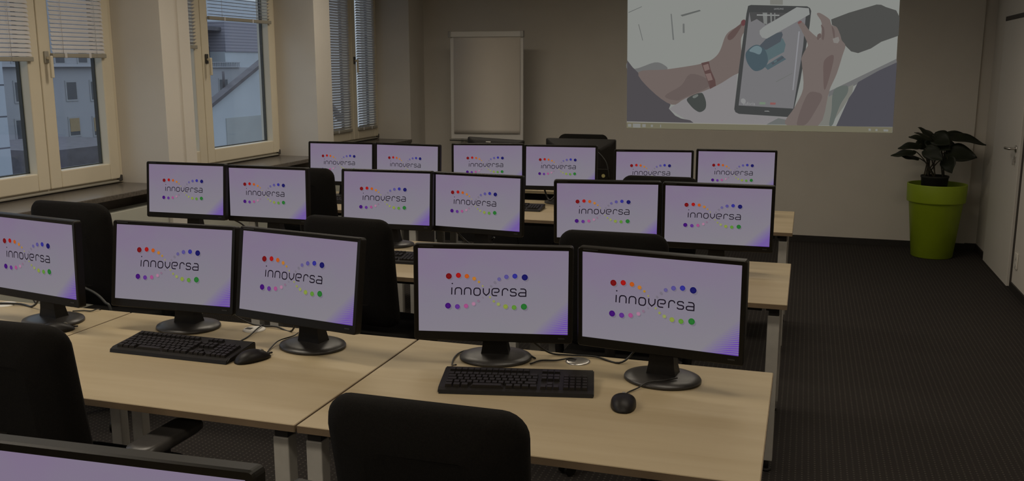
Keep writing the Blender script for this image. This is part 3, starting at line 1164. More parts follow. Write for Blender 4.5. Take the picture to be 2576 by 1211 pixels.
Z = DZ + 0.004
cable('keyboard cable looping round the left side of the round monitor foot behind the right keyboard',
      [(-1.000, 2.600, 0.765), (-1.035, 2.657, Z), (-1.056, 2.736, Z), (-1.052, 2.80, Z), (-1.010, 2.838, Z), (-0.93, 2.875, Z + 0.004), (-0.86, 2.865, Z), (-0.80, 2.80, Z)])
cable('cable running from the right keyboard monitor foot to the steel grommet', [(-0.80, 2.740, Z), (-0.777, 2.783, Z), (-0.73, 2.800, Z), (-0.69, 2.822, Z + 0.004), (-0.668, 2.823, Z + 0.002)])
cable('monitor cable drooping between the two monitors of the right desk', [(-0.86, 2.80, 0.86), (-0.82, 2.82, 0.80), (-0.767, 2.855, Z + 0.006), (-0.703, 2.860, Z + 0.002), (-0.616, 2.870, Z + 0.002), (-0.53, 2.835, Z), (-0.49, 2.87, Z + 0.03), (-0.45, 2.80, 0.85)], 0.0034)
cable('mouse cable leading from the lone mouse across the round monitor foot', [(-0.456, 2.540, Z + 0.003), (-0.452, 2.575, Z), (-0.430, 2.615, Z + 0.002), (-0.405, 2.640, Z + 0.014), (-0.36, 2.655, Z + 0.019), (-0.325, 2.685, Z + 0.020)], 0.0022)
cable('mouse cable of the mouse touching a keyboard, crossing a round monitor foot', [(-1.665, 2.590, Z + 0.003), (-1.685, 2.64, Z), (-1.690, 2.70, Z + 0.008), (-1.665, 2.755, Z + 0.012), (-1.69, 2.83, Z)], 0.0022)
cable('cable from the middle keyboard over the white grommet', [(-1.80, 2.60, 0.766), (-1.83, 2.66, Z), (-1.835, 2.74, Z), (-1.845, 2.805, Z + 0.006), (-1.86, 2.87, Z + 0.004), (-1.90, 2.92, 0.72)], 0.0026)
cable('monitor cable sagging behind the middle pair of monitors', [(-2.02, 2.78, 0.87), (-1.97, 2.84, 0.79), (-1.90, 2.868, Z + 0.003), (-1.80, 2.865, Z + 0.003), (-1.72, 2.84, Z + 0.003), (-1.66, 2.80, 0.86)], 0.0034)
cable('thick black cable curving over the desk below the cropped left monitor', [(-3.12, 2.80, Z), (-3.02, 2.825, Z + 0.006), (-2.95, 2.850, Z + 0.002), (-2.88, 2.835, Z + 0.002), (-2.82, 2.81, 0.79), (-2.80, 2.78, 0.86)], 0.0042)
cable('thin cable on the wood right of the round foot of the cropped left monitor', [(-2.68, 2.83, Z), (-2.645, 2.850, Z), (-2.613, 2.853, Z), (-2.600, 2.885, Z), (-2.60, 2.91, 0.70)], 0.0024)
cable('thin black cable hanging behind the cropped left monitor', [(-2.99, 2.80, 0.88), (-2.97, 2.85, 0.83), (-2.93, 2.875, 0.78), (-2.90, 2.875, Z)], 0.0030)
cable('grey cable arching between the chair near the window and a lit monitor', [(-3.24, 3.30, 0.008), (-3.235, 3.30, 0.30), (-3.18, 3.30, 0.62), (-3.10, 3.30, 0.71), (-3.031, 3.30, 0.697), (-2.979, 3.30, 0.675), (-2.940, 3.30, 0.642), (-2.914, 3.30, 0.614), (-2.895, 3.30, 0.45), (-2.89, 3.30, 0.008)], 0.006, M_GCABLE)
cable('cable below the second row monitor nearest the windows', [(-3.10, 4.45, 0.85), (-3.04, 4.50, 0.81), (-3.00, 4.52, 0.775), (-2.93, 4.53, Z)], 0.005)
cable('cables tangled below the far row monitor in front of the presenter monitor', [(-1.72, 6.22, 0.84), (-1.69, 6.20, 0.78), (-1.66, 6.18, 0.765), (-1.62, 6.21, 0.80), (-1.58, 6.18, 0.75), (-1.53, 6.20, Z), (-1.49, 6.22, 0.83)], 0.006)
cable('cable looping below the fourth monitor of the second row', [(-1.74, 4.50, 0.85), (-1.70, 4.53, 0.79), (-1.64, 4.54, Z + 0.002), (-1.57, 4.55, Z + 0.002), (-1.52, 4.53, 0.80)], 0.005)
cable('long cable hanging under the middle desk of the far row', [(-1.62, 6.22, 0.70), (-1.60, 6.2, 0.55), (-1.66, 6.1, 0.42), (-1.78, 6.0, 0.40), (-1.85, 6.0, 0.52), (-1.86, 6.05, 0.70)], 0.006)

# ------------------------------------------------------------------ office chairs


def make_chair():
    """origin on the floor below the seat, facing +Y"""
    t = thing('office_chair', '-', 'chair')
    # backrest: cushion shell
    W, Hb = 0.440, 0.49
    z0 = 0.545
    NU, NV = 18, 14
    outl = rrect(W, Hb, 0.055, 7)
    b = MB()

    def pos(x, z, off):
        s = (z + Hb / 2) / Hb
        wx = x * (0.93 + 0.07 * s)
        y = -0.175 - 0.085 * s - 0.02 * math.sin(PI * s) + 0.030 * (x / (W / 2)) ** 2
        zz = z0 + Hb * s + (0.012 * (1 - (x / (W / 2)) ** 2) if s > 0.5 else 0)
        return (wx, y + off, zz)
    rings = []
    for (k, off) in ((0.55, 0.034), (0.86, 0.032), (0.965, 0.024), (1.0, 0.008), (1.0, -0.012), (0.965, -0.026), (0.86, -0.034), (0.55, -0.036)):
        rings.append([pos(x * k, z * k if abs(k - 1) > 0.2 else z * (1 - (1 - k) * 0.9), off) for x, z in outl])
    b.loops(rings, True, True, True)
    b.obj('backrest', M_FABRIC, t)
    # seat cushion
    b = MB()
    rings = []
    so = rrect(0.470, 0.450, 0.09, 7)
    for k, z in ((0.80, 0.425), (0.96, 0.43), (1.0, 0.45), (1.0, 0.475), (0.965, 0.495), (0.85, 0.503), (0.5, 0.500)):
        rings.append([(x * k, y * k + 0.03, z) for x, y in so])
    b.loops(rings, True, True, True)
    b.obj('seat', M_FABRIC, t)
    b = MB()
    b.tube(bez([(0, -0.05, 0.42), (0, -0.18, 0.41), (0, -0.245, 0.46), (0, -0.250, 0.60), (0, -0.262, 0.74)], 5), 0.022, 8)
    b.obj('back_support', M_BLACKP, t)
    for s in (-1, 1):
        b = MB()
        b.tube(bez([(s * 0.16, 0.02, 0.42), (s * 0.255, 0.02, 0.415), (s * 0.278, 0.02, 0.46), (s * 0.280, 0.02, 0.64)], 5), 0.020, 8)
        a = b.obj('armrest', M_BLACKP, t)
        b = MB()
        rings = []
        ao = rrect(0.092, 0.27, 0.036, 6)
        for k, z in ((0.86, 0.632), (1.0, 0.640), (1.0, 0.652), (0.95, 0.662), (0.80, 0.666)):
            rings.append([(x * k + s * 0.282, y * k + 0.03, z) for x, y in ao])
        b.loops(rings, True, True, True)
        b.obj('arm_pad', M_ARM, a)
    b = MB()
    b.cyl((0, 0, 0.10), (0, 0, 0.30), 0.027, n=16)
    b.cyl((0, 0, 0.30), (0, 0, 0.42), 0.016, n=14)
    b.box((-0.10, -0.12, 0.405), (0.10, 0.12, 0.43), 0.01, 2)
    b.obj('gas_column', M_BLACKP, t)
    b = MB()
    for k in range(5):
        a = PI / 2 + 2 * PI * k / 5
        b.tube([(0.02 * math.cos(a), 0.02 * math.sin(a), 0.115), (0.18 * math.cos(a), 0.18 * math.sin(a), 0.095), (0.30 * math.cos(a), 0.30 * math.sin(a), 0.075)], [0.030, 0.024, 0.016], 8)
    b.lathe([(0, 0.08), (0.045, 0.085), (0.045, 0.12), (0.03, 0.14), (0, 0.14)], n=20)
    b.obj('star_base', M_BLACKP, t)
    for k in range(5):
        a = PI / 2 + 2 * PI * k / 5
        x, y = 0.295 * math.cos(a), 0.295 * math.sin(a)
        b = MB()
        for s in (-1, 1):
            p = Vector((x - s * 0.012 * math.sin(a), y + s * 0.012 * math.cos(a), 0.027))
            q = p + Vector((-s * 0.016 * math.sin(a), s * 0.016 * math.cos(a), 0))
            b.cyl(p, q, 0.027, n=16)
        b.cyl((x, y, 0.03), (x, y, 0.075), 0.008, n=8)
        b.obj('caster', M_BLACKP, t)
    return t


CH = make_chair()
first['c'] = True


def put_chair(label, x, y, rz, lower=0.0):
    t = CH if first['c'] else copy_tree(CH)
    first['c'] = False
    t['label'] = label
    t['group'] = 'black office chairs'
    t.location = (x, y, 0)
    t.rotation_euler = (0, 0, rz)
    for c in t.children:                      # height of the adjustable back
        if c.name.split('.')[0] == 'backrest':
            c.location.z = -lower


put_chair('black office chair nearest the camera, backrest cutting the right desk edge', -0.705, 1.89, 0.0, 0.024)
put_chair('black office chair at the left picture edge with an armrest below the desk', -1.962, 2.045, 0.0)
put_chair('black office chair by the window behind the cropped left monitor', -3.16, 3.62, -0.05, -0.035)
put_chair('black office chair behind the nearest left monitor pair, turned slightly', -1.845, 3.80, -0.10)
put_chair('black office chair whose top rises behind the two nearest right monitors', -0.70, 3.79, 0.0)
put_chair('black office chair in the far row seen between the window side monitors', -3.06, 5.50, 0.0)
put_chair('black office chair whose top barely shows behind the aisle monitors', -0.770, 5.47, 0.0, -0.028)
put_chair('black presenter chair facing the room in front of the back wall', -1.825, 7.62, PI, -0.058)

# ------------------------------------------------------------------ presenter desk
t = thing('presenter_desk', 'presenter desk with black front panel beyond the far row', 'desk', (-2.0, 6.80, 0))
MB().box((-0.85, 0, 0.715), (0.85, 0.70, 0.74), 0.002, 1).obj('desktop', M_WOOD, t)
MB().box((-0.80, 0.06, 0.30), (0.80, 0.078, 0.713)).obj('front_panel', M_LEGCAP, t)
for sx in (-1, 1):
    for y in (0.09, 0.60):
        MB().box((sx * 0.80 - 0.025, y, 0), (sx * 0.80 + 0.025, y + 0.05, 0.715), 0.003, 1).obj('leg', M_LEG, t)
t = thing('presenter_monitor', 'large black monitor seen from behind with yellow round sticker and grey cable', 'monitor', (-1.652, 7.02, DZ))
b = MB()
b.loops([[(x, y, z + 0.215) for x, z in rrect(w, h, r, 5)] for (w, h, r, y) in
         ((0.535, 0.325, 0.006, 0.03), (0.55, 0.34, 0.010, 0.025), (0.55, 0.34, 0.010, 0.0), (0.50, 0.29, 0.02, -0.014), (0.34, 0.20, 0.02, -0.04))], True, True, False)
b.obj('rear_housing', M_BLACKP, t)
b = MB()
b.lathe([(0, 0), (0.12, 0), (0.118, 0.01), (0.05, 0.02), (0, 0.021)], (0, 0.03, 0), n=32)
b.obj('stand_base', M_BASEP, t)
b = MB()
b.box((-0.05, -0.03, 0.015), (0.05, 0.01, 0.20), 0.006, 2)
b.obj('stand_neck', M_BLACKP, t)
b = MB()
b.box((0.10, -0.060, 0.02), (0.235, -0.018, 0.165), 0.004, 2)
b.obj('rear_cable_cover', M_GLOSSB, t)
b = MB()
b.cyl((0.197, -0.0602, 0.112), (0.197, -0.0612, 0.112), 0.014, n=20)
b.obj('round_sticker', mat('yellow_sticker', (0.40, 0.36, 0.15), 0.6, noise=(30, 0.05)), t)
b = MB()
b.tube(bez([(0.135, -0.044, 0.295), (0.155, -0.050, 0.287), (0.188, -0.060, 0.258), (0.220, -0.066, 0.214), (0.236, -0.066, 0.154), (0.238, -0.05, 0.10)], 5), 0.0038, 7)
b.obj('rear_cable', M_GCABLE, t)
t = thing('presenter_screen', 'slim black screen seen from behind with tiny white label below the flip chart', 'monitor', (-2.345, 6.98, DZ), 0.03)
b = MB()
b.loops([[(x, y, z + 0.225) for x, z in rrect(w, h, r, 5)] for (w, h, r, y) in
         ((0.45, 0.29, 0.006, 0.03), (0.462, 0.30, 0.010, 0.022), (0.462, 0.30, 0.010, 0.0), (0.42, 0.26, 0.02, -0.012), (0.26, 0.16, 0.02, -0.03))], True, True, False)
b.obj('rear_housing', M_BLACKP, t, rot=(0, 0.045, 0))
MB().lathe([(0, 0), (0.11, 0), (0.108, 0.01), (0.05, 0.02), (0, 0.021)], n=32).obj('stand_base', M_BASEP, t)
MB().box((-0.04, -0.012, 0.015), (0.04, 0.018, 0.22), 0.006, 2).obj('stand_neck', M_BLACKP, t)
MB().box((-0.060, -0.016, 0.333), (-0.020, -0.011, 0.351), 0.001, 1).obj('white_label', M_PLATE, t)

# ------------------------------------------------------------------ flip chart
t = thing('flip_chart', 'white flip chart with blank paper pad standing before the back wall', 'flip chart', (-3.03, 8.80, 0))
MB().box((-0.378, 0, 0.955), (0.378, 0.022, 2.005), 0.004, 2).obj('board', M_BOARD, t)
b = MB()
b.box((-0.385, -0.018, 1.955), (0.375, 0.0, 2.008), 0.004, 2)
c = b.obj('clamp_bar', M_BOARD, t)
b = MB()
for s in (-0.385, 0.361):
    b.box((s - 0.006, -0.022, 1.95), (s + 0.024, 0.026, 2.012), 0.003, 2)
b.obj('end_cap', M_ALU, c)
b = MB()
NV = 24
L0, L1 = [], []
for k in range(NV + 1):
    s = k / NV
    z = 1.955 - 0.945 * s
    y = -0.006 - 0.006 * math.sin(PI * s) - 0.010 * s ** 6
    L0.append((-0.338, y, z))
    L1.append((0.350, y - 0.003 * s, z + 0.012 * s))
for k in range(NV):
    b.poly([L0[k], L0[k + 1], L1[k + 1], L1[k]], True)
bmesh.ops.remove_doubles(b.bm, verts=b.bm.verts[:], dist=1e-5)
bmesh.ops.solidify(b.bm, geom=b.bm.faces[:], thickness=0.003)
b.obj('paper_pad', M_PAPER, t)
b = MB()
b.box((-0.375, -0.055, 0.938), (0.378, 0.004, 0.947), 0.002, 1)
b.box((-0.375, -0.055, 0.938), (0.378, -0.051, 0.955), 0.002, 1)
b.obj('pen_tray', M_ALU, t)
for (x0, y0, x1, y1) in ((-0.22, 0.037, -0.36, 0.07), (0.22, 0.037, 0.36, 0.07), (0, 0.037, 0, 0.40)):
    b = MB()
    b.cyl((x0, y0, 1.60), (x1, y1, 0.0), 0.013, n=12)
    b.obj('leg', M_ALU, t)

# ------------------------------------------------------------------ projected picture on the back wall
PX0, PX1, PZ0, PZ1 = -1.735, 0.765, 1.062, 2.62
PCOL = [(132, 134, 130), (124, 122, 123), (76, 73, 76), (106, 93, 90), (82, 70, 68), (92, 66, 62)]
LAYCOL = {
    'paper': (134, 136, 132), 'paper_low': (128, 125, 126), 'shade': (104, 104, 103), 'sleeve': (76, 73, 76), 'arm': (108, 97, 93), 'arm_dark': (92, 76, 73), 'nail': (98, 62, 64),
    'band': (88, 68, 66), 'band_face': (118, 100, 96), 'mouse': (66, 69, 67), 'mouse_light': (104, 108, 104), 'tablet': (64, 65, 65), 'tablet_screen': (112, 111, 113),
    'strip': (72, 72, 72), 'bars': (118, 120, 118), 'line_top': (138, 140, 138), 'motor_body': (84, 100, 104), 'motor_top': (74, 80, 86), 'motor_plate': (78, 92, 98),
    'motor_drum': (70, 84, 91), 'motor_sheen': (104, 121, 126), 'glare': (134, 136, 134), 'line': (134, 134, 138), 'hand': (110, 100, 96), 'hand_shade': (98, 85, 82),
    'ring': (126, 122, 118), 'nailr': (112, 78, 76), 'case': (75, 75, 73), 'corner': (75, 74, 80), 'grey': (116, 116, 110), 'desk_low': (104, 104, 104), 'pen': (92, 94, 92),
    'streak': (102, 104, 102), 'bar': (108, 104, 86), 'baredge': (138, 136, 130), 'icon': (124, 124, 120), 'home': (128, 128, 128), 'green': (112, 128, 110), 'red': (134, 86, 84), 'disc': (134, 134, 134),
    'word': (138, 138, 138), 'finger': (97, 85, 82), 'glassy': (92, 98, 94), 'soft': (99, 88, 85),
}
PICTURE = [
 ('paper', 0, [(-1.717,1.07),(0.768,1.068),(0.742,2.596),(-1.745,2.674)]),
 ('paper_low', 1, [(-1.302,1.26),(-1.141,1.364),(-0.856,1.484),(-0.706,1.578),(-0.658,1.6),(-0.659,1.247),(-0.625,1.22),(-0.151,1.194),(-0.174,1.128),(-0.361,1.123),(-1.065,1.126),(-1.18,1.183)]),
 ('shade', 1, [(-1.726,1.71),(-1.652,1.648),(-1.458,1.71),(-1.366,1.688),(-1.342,1.638),(-1.616,1.612),(-1.727,1.643)]),
 ('sleeve', 2, [(-1.73,1.733),(-1.675,1.665),(-1.604,1.598),(-1.533,1.507),(-1.368,1.373),(-1.286,1.3),(-1.302,1.26),(-1.237,1.193),(-1.18,1.166),(-1.089,1.15),(-1.056,1.126),(-1.719,1.126)]),
 ('arm', 3, [(-1.616,1.614),(-1.354,1.641),(-1.107,1.677),(-0.997,1.699),(-0.921,1.726),(-0.857,1.776),(-0.821,1.841),(-0.787,1.95),(-0.746,2.003),(-0.662,2.056),(-0.637,2.101),(-0.606,2.107),(-0.581,2.045),(-0.635,1.937),(-0.623,1.775),(-0.612,1.655),(-0.643,1.611),(-0.706,1.578),(-0.856,1.484),(-1.141,1.364),(-1.275,1.3),(-1.485,1.44)]),
 ('arm_dark', 4, [(-0.756,1.971),(-0.673,2.051),(-0.63,2.067),(-0.69,1.96),(-0.732,1.922),(-0.759,1.928)]),
 ('nail', 4, [(-0.637,2.101),(-0.609,2.107),(-0.599,2.072),(-0.624,2.05),(-0.641,2.072)]),
 ('band', 4, [(-1.003,1.704),(-0.931,1.721),(-0.912,1.644),(-0.864,1.544),(-0.854,1.487),(-0.908,1.456),(-0.941,1.544),(-0.972,1.622)]),
 ('band_face', 5, [(-0.985,1.682),(-0.936,1.697),(-0.92,1.644),(-0.966,1.627)]),
 ('mouse', 4, [(-1.13,1.353),(-1.075,1.393),(-1.009,1.416),(-0.975,1.408),(-0.944,1.333),(-0.947,1.265),(-0.996,1.231),(-1.047,1.253),(-1.094,1.297)]),
 ('mouse_light', 6, [(-1.069,1.387),(-1.03,1.404),(-1.021,1.388),(-1.051,1.367),(-1.072,1.37)]),
 ('tablet', 5, [(-0.585,2.235),(-0.558,2.244),(-0.05,2.222),(-0.024,2.206),(-0.012,2.179),(-0.018,2.048),(-0.074,1.537),(-0.129,1.195),(-0.625,1.22),(-0.659,1.236),(-0.671,1.264),(-0.644,1.644),(-0.597,2.163)]),
 ('tablet_screen', 6, [(-0.571,2.178),(-0.057,2.154),(-0.066,1.858),(-0.123,1.277),(-0.631,1.301)]),
 ('strip', 7, [(-0.571,2.178),(-0.202,2.165),(-0.417,2.059),(-0.499,2.113),(-0.551,2.087)]),
 ('bars', 8, [(-0.449,2.171),(-0.407,2.17),(-0.402,2.064),(-0.434,2.069)]),
 ('line_top', 8, [(-0.501,2.156),(-0.295,2.149),(-0.295,2.139),(-0.501,2.145)]),
 ('motor_body', 7, [(-0.439,1.861),(-0.367,1.898),(-0.253,1.934),(-0.224,1.875),(-0.236,1.806),(-0.369,1.731),(-0.388,1.688),(-0.42,1.688)]),
 ('motor_top', 8, [(-0.4,1.935),(-0.349,1.972),(-0.266,1.993),(-0.255,1.966),(-0.272,1.902),(-0.395,1.828),(-0.427,1.828),(-0.461,1.866)]),
 ('motor_plate', 8, [(-0.409,1.672),(-0.255,1.774),(-0.213,1.739),(-0.375,1.639)]),
 ('motor_drum', 9, [(-0.588,1.786),(-0.566,1.829),(-0.52,1.866),(-0.472,1.872),(-0.411,1.828),(-0.381,1.753),(-0.388,1.688),(-0.429,1.644),(-0.487,1.628),(-0.531,1.655),(-0.572,1.715)]),
 ('motor_sheen', 10, [(-0.555,1.818),(-0.514,1.859),(-0.471,1.863),(-0.438,1.834),(-0.457,1.785),(-0.511,1.802)]),
 ('glare', 11, [(-0.468,2.006),(-0.437,2.037),(-0.143,2.216),(-0.034,2.204),(-0.024,2.148),(-0.4,1.93),(-0.443,1.941),(-0.466,1.974)]),
 ('line', 11, [(-0.115,1.995),(-0.103,1.994),(-0.13,1.451),(-0.141,1.451)]),
 ('hand', 12, [(-0.127,2.071),(-0.1,2.086),(-0.067,2.065),(-0.017,2.001),(0.058,1.937),(0.084,1.932),(0.087,2.068),(0.041,2.147),(0.061,2.161),(0.108,2.136),(0.156,2.099),(0.176,2.051),(0.221,2.03),(0.256,1.962),(0.274,1.909),(0.308,1.862),(0.288,1.772),(0.247,1.603),(0.199,1.475),(0.183,1.399),(0.111,1.12),(-0.187,1.126),(-0.113,1.288),(-0.044,1.467),(-0.067,1.688),(-0.074,1.752),(-0.039,1.837),(-0.026,1.879),(-0.09,2.007)]),
 ('hand_shade', 13, [(0.132,1.73),(0.211,1.772),(0.191,1.603),(0.149,1.453),(0.129,1.603)]),
 ('ring', 14, [(0.192,1.925),(0.242,1.943),(0.254,1.909),(0.24,1.883),(0.204,1.888)]),
 ('nailr', 14, [(-0.127,2.076),(-0.105,2.092),(-0.089,2.081),(-0.114,2.063)]),
 ('case', 11, [(0.169,2.1),(0.319,2.158),(0.553,2.227),(0.593,2.224),(0.634,2.203),(0.724,2.172),(0.756,2.111),(0.759,1.947),(0.616,1.894),(0.53,1.834),(0.423,1.793),(0.361,1.809),(0.313,1.856),(0.263,1.92),(0.221,2.03),(0.179,2.051)]),
 ('corner', 5, [(0.762,1.709),(0.613,1.635),(0.44,1.529),(0.405,1.444),(0.368,1.38),(0.272,1.118),(0.769,1.121)]),
 ('grey', 6, [(0.183,1.389),(0.258,1.432),(0.401,1.508),(0.396,1.433),(0.323,1.294),(0.22,1.124),(0.111,1.122)]),
 ('desk_low', 4, [(0.19,1.442),(0.755,1.74),(0.762,1.709),(0.412,1.497),(0.258,1.432),(0.184,1.383)]),
 ('pen', 3, [(-1.219,2.161),(-1.038,2.207),(-1.024,2.196),(-1.201,2.147)]),
 ('streak', 3, [(-1.194,2.079),(-1.177,2.079),(-1.172,1.991),(-1.191,1.991)]),
 ('bar', 15, [(-1.72,1.121),(0.766,1.119),(0.766,1.066),(-1.719,1.061)]),
 ('baredge', 16, [(-1.719,1.128),(-0.361,1.124),(-0.36,1.118),(-1.718,1.119)]),
 ('icon', 16, [(-1.706,1.105),(-1.673,1.104),(-1.673,1.074),(-1.706,1.075)]),
 ('icon', 16, [(-1.656,1.108),(-1.58,1.107),(-1.579,1.068),(-1.655,1.069)]),
 ('icon', 16, [(-1.561,1.104),(-1.527,1.104),(-1.526,1.074),(-1.561,1.074)]),
 ('icon', 16, [(-1.475,1.1),(-1.455,1.1),(-1.454,1.078),(-1.475,1.077)]),
 ('icon', 16, [(-1.383,1.102),(-1.374,1.102),(-1.373,1.075),(-1.382,1.074)]),
 ('home', 12, [(-0.385,1.253),(-0.351,1.254),(-0.337,1.245),(-0.388,1.247)]),
 ('green', 12, [(-0.435,1.336),(-0.38,1.335),(-0.383,1.312),(-0.439,1.313)]),
 ('red', 12, [(-0.337,1.333),(-0.285,1.331),(-0.289,1.312),(-0.338,1.312)]),
 ('disc', 12, [(-0.61,1.359),(-0.588,1.368),(-0.569,1.353),(-0.568,1.331),(-0.586,1.319),(-0.608,1.331)]),
 ('finger', 13, [(0.082,2.052),(0.109,2.026),(0.118,1.963),(0.111,1.915),(0.095,1.931),(0.096,1.995)]),
 ('finger', 13, [(0.177,2.041),(0.202,2.004),(0.211,1.941),(0.202,1.931),(0.188,1.983)]),
 ('finger', 14, [(0.057,1.963),(0.082,1.974),(0.089,1.942),(0.065,1.916),(0.054,1.926)]),
 ('soft', 4, [(-1.104,1.599),(-0.947,1.555),(-0.922,1.478),(-1.142,1.375),(-1.231,1.341),(-1.346,1.384),(-1.19,1.487)]),
 ('soft', 13, [(-0.005,1.408),(0.088,1.431),(0.132,1.388),(0.077,1.258),(0.0,1.131),(-0.084,1.135)]),
 ('glassy', 12, [(0.231,1.453),(0.341,1.497),(0.355,1.433),(0.3,1.326),(0.266,1.217),(0.24,1.13),(0.209,1.13),(0.222,1.26)]),
 ('band_face', 5, [(-0.96,1.599),(-0.91,1.608),(-0.886,1.544),(-0.93,1.533)]),
 ('bars', 8, [(-0.38,2.168),(-0.365,2.167),(-0.36,2.084),(-0.371,2.079)]),
 ('bars', 8, [(-0.343,2.167),(-0.333,2.167),(-0.33,2.1),(-0.338,2.095)]),
 ('motor_top', 9, [(-0.347,1.704),(-0.244,1.768),(-0.231,1.752),(-0.333,1.686)]),
 ('motor_body', 10, [(-0.326,1.718),(-0.3,1.733),(-0.292,1.72),(-0.317,1.704)]),
 ('streak', 6, [(-0.361,1.124),(-0.256,1.185),(-0.16,1.167),(-0.179,1.125)]),
 ('streak', 3, [(-1.728,2.197),(-1.598,2.25),(-1.596,2.244),(-1.726,2.189)]),
 ('streak', 3, [(-1.628,2.079),(-1.62,2.079),(-1.576,1.923),(-1.583,1.923)]),
 ('streak', 3, [(-1.314,2.174),(-1.303,2.174),(-1.272,1.926),(-1.286,1.926)]),
 ('grey', 3, [(-0.386,2.286),(-0.271,2.284),(-0.269,2.24),(-0.384,2.244)]),
 ('streak', 7, [(-0.295,1.531),(-0.152,1.61),(-0.149,1.606),(-0.293,1.524)]),
 ('icon', 16, [(0.559,1.102),(0.579,1.101),(0.581,1.081),(0.561,1.082)]),
 ('icon', 16, [(0.62,1.1),(0.638,1.099),(0.639,1.08),(0.621,1.081)]),
 ('icon', 16, [(0.69,1.098),(0.731,1.097),(0.732,1.078),(0.692,1.079)]),
]

M_LIT = {k: glow('projected_' + k, v) for k, v in LAYCOL.items()}
SOFT = ('shade', 'arm', 'arm_dark', 'nail', 'mouse', 'mouse_light', 'motor_drum', 'motor_sheen', 'hand', 'hand_shade', 'nailr', 'disc', 'finger', 'soft', 'glassy')
names = list(LAYCOL)
mb = MB()
for nm, lay, pts in PICTURE:
    mb.mi = names.index(nm)
    if nm in SOFT:      # rounded outlines
        n = len(pts)
        q = []
        for i in range(n):
            a, b2, c, d = (Vector(pts[(i + k) % n]) for k in (-1, 0, 1, 2))
            for t_ in (0.0, 0.25, 0.5, 0.75):
                q.append(0.5 * ((2 * b2) + (c - a) * t_ + (2 * a - 5 * b2 + 4 * c - d) * t_ ** 2 + (3 * b2 - a - 3 * c + d) * t_ ** 3))
        pts = [(v.x, v.y) for v in q]
    mb.poly([(x, -0.002 - 0.0004 * lay, z) for x, z in pts])
o_pic = mb.obj('projected_picture', [M_LIT[k] for k in names], None, loc=(0, YB, 0), normals=False)
tag(o_pic, 'projected picture of hands holding a tablet, lit on the back wall', 'projection')


def lettering(txt, x, z, size, name, parent, yy, width=None):
    """small flat lettering as mesh"""
    cu = bpy.data.curves.new(name, 'FONT')
    cu.body = txt
    cu.size = size
    cu.resolution_u = 2
    tmp = bpy.data.objects.new(name, cu)
    COL.objects.link(tmp)
    dg = bpy.context.evaluated_depsgraph_get()
    me = bpy.data.meshes.new_from_object(tmp.evaluated_get(dg))
    bpy.data.objects.remove(tmp)
    xs = [v.co.x for v in me.vertices]
    k = (width / (max(xs) - min(xs))) if width else 1.0
    for v in me.vertices:
        v.co = Vector((x + v.co.x * k, yy, z + v.co.y))
    me.materials.clear()
    me.materials.append(M_LIT['word'])
    o = bpy.data.objects.new(name, me)
    COL.objects.link(o)
    o.parent = parent
    return o


lettering('SAMSUNG', -0.348, 2.196, 0.022, 'tablet_lettering', o_pic, -0.0052, 0.086)
lettering('vuforia', -0.592, 1.305, 0.045, 'app_lettering', o_pic, -0.0078, 0.115)

# ------------------------------------------------------------------ planter with plant
PXc, PYc = 1.138, 8.93
t = thing('planter', 'tall lime green planter standing in the corner by the door', 'planter', (PXc, PYc, 0))
b = MB()
b.lathe([(0.0, 0.0), (0.165, 0.0), (0.172, 0.006), (0.222, 0.485), (0.226, 0.492), (0.240, 0.497), (0.2415, 0.505), (0.2465, 0.648), (0.245, 0.655), (0.236, 0.655),
         (0.234, 0.648), (0.222, 0.52), (0.200, 0.45), (0.0, 0.45)], n=64)
b.obj('planter_shell', M_POT, t)
t2 = thing('potted_plant', 'dark leafed plant in a black nursery pot, standing inside the lime planter', 'plant', (PXc - 0.025, PYc, 0.45))
b = MB()
b.lathe([(0, 0.0), (0.095, 0.0), (0.112, 0.255), (0.117, 0.258), (0.117, 0.275), (0.110, 0.275), (0.106, 0.255), (0.0, 0.258)], n=36)
b.obj('nursery_pot', M_SOIL, t2)
LEAVES = [  # base (x, z), tip (x, z), half width, depth of base, depth of tip, droop, roll
    ((1.085, 1.070), (0.937, 1.146), 0.050, 0.00, -0.05, 0.2, 0.7),
    ((1.080, 1.045), (0.903, 1.108), 0.042, -0.06, -0.14, 0.3, 0.5),
    ((1.055, 1.030), (0.876, 1.060), 0.050, 0.05, 0.02, 0.5, 0.6),
    ((0.985, 0.995), (0.785, 0.962), 0.050, -0.02, -0.08, 0.6, 0.6),
    ((0.925, 0.945), (0.724, 0.902), 0.050, -0.10, -0.16, 0.4, 0.45),
    ((0.965, 0.880), (0.793, 0.906), 0.048, -0.04, -0.10, 0.2, 0.4),
    ((1.165, 1.070), (1.490, 1.008), 0.075, 0.00, -0.06, 0.35, 0.45),
    ((1.130, 1.060), (1.420, 1.055), 0.070, 0.10, 0.06, 0.3, 0.5),
    ((1.170, 0.935), (1.418, 0.900), 0.095, -0.06, -0.12, 0.5, 0.9),
    ((1.180, 0.900), (1.220, 0.770), 0.070, -0.10, -0.20, 0.2, 1.0),
    ((1.000, 0.965), (1.135, 0.880), 0.070, -0.10, -0.22, 0.4, 1.1),
    ((1.020, 1.045), (1.210, 0.960), 0.085, -0.02, -0.10, 0.4, 1.0),
    ((1.060, 1.075), (1.200, 1.010), 0.085, -0.05, -0.12, 0.5, 0.9),
    ((1.020, 1.020), (0.930, 0.960), 0.050, 0.02, -0.06, 0.4, 0.9),
    ((1.110, 1.060), (1.080, 1.000), 0.090, 0.08, 0.19, 0.3, 0.8),
    ((1.140, 1.020), (1.280, 0.975), 0.080, 0.05, 0.14, 0.4, 0.8),
]
ox, oz = PXc - 0.025, 0.45
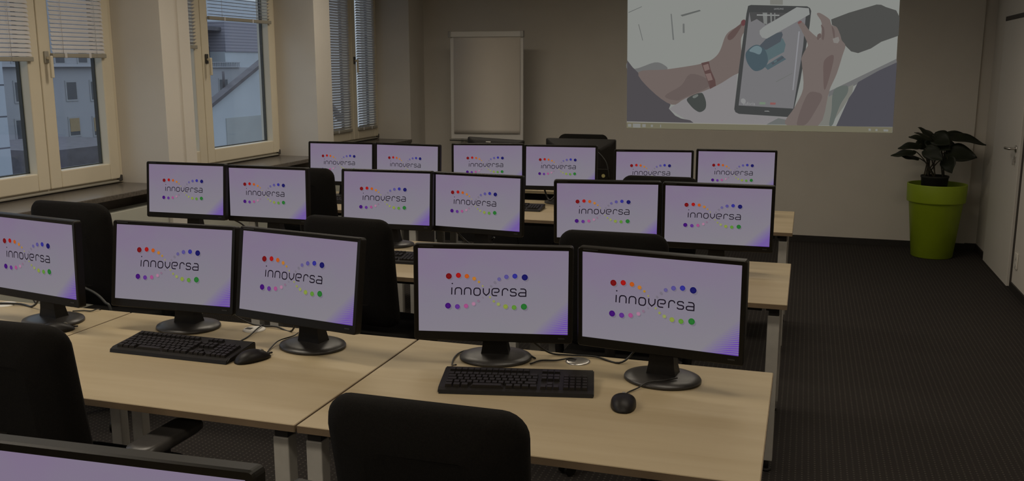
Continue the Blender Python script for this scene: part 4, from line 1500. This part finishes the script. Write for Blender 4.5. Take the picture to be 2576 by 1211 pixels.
stem_roots = [(1.021, 0.0), (1.039, 0.03), (1.059, -0.04), (1.080, 0.05), (1.107, -0.05), (1.125, 0.03), (1.175, -0.02), (1.193, 0.02)]
for k, (bs, tp, hw, d0, d1, droop, roll) in enumerate(LEAVES):
    B0, T0 = Vector((bs[0] - ox, d0, bs[1] - oz)), Vector((tp[0] - ox, d1, tp[1] - oz))
    ax = (T0 - B0)
    Ln = ax.length
    ax.normalize()
    side = ax.cross(Vector((0, 0, 1)))
    if side.length < 0.1:
        side = Vector((0, 1, 0))
    side.normalize()
    if side.y > 0:
        side = -side
    up = side.cross(ax).normalized()
    # turn the blade so that it shows some of its face
    rot = Matrix.Rotation(-roll if up.z > 0 else roll, 3, ax)
    sd = (rot @ side)
    if (sd.z > 0):
        rot = Matrix.Rotation(roll if up.z > 0 else -roll, 3, ax)
        sd = rot @ side
    nrm = sd.cross(ax).normalized()
    b = MB()
    NL, NW = 12, 6
    grid = []
    for i in range(NL + 1):
        s = i / NL
        w = hw * (math.sin(PI * min(1.0, s * 0.92 + 0.08) ** 0.8) ** 0.85 if s < 1 else 0.0)
        w = max(w, 0.0015)
        sag = Vector((0, 0, 1)) * (0.10 * droop * Ln * math.sin(PI * s))
        row = []
        for j in range(NW + 1):
            u = -1 + 2 * j / NW
            wav = 0.006 * math.sin(9 * s + 3 * u + k)
            row.append(b.bm.verts.new(B0 + ax * (Ln * s) + sag + sd * (w * u) + nrm * (0.012 * u * u * (w / hw) + wav * abs(u))))
        grid.append(row)
    for i in range(NL):
        for j in range(NW):
            f = b.bm.faces.new((grid[i][j], grid[i][j + 1], grid[i + 1][j + 1], grid[i + 1][j]))
            f.smooth = True
    lf = b.obj('leaf', M_LEAF, t2, normals=False)
    sm = lf.modifiers.new('thickness', 'SOLIDIFY')
    sm.thickness = 0.0012
    rx, ry = stem_roots[k % len(stem_roots)]
    r0 = Vector((rx - ox, ry, 0.25))
    mid = r0.lerp(B0, 0.55) + Vector((0, 0, 0.03))
    b = MB()
    b.tube(bez([r0, mid, B0, B0 + ax * (Ln * 0.15)], 5), [0.0055] * 5 + [0.0045] * 5 + [0.0032] * 6, 7)
    b.obj('stem', M_STEM, lf)
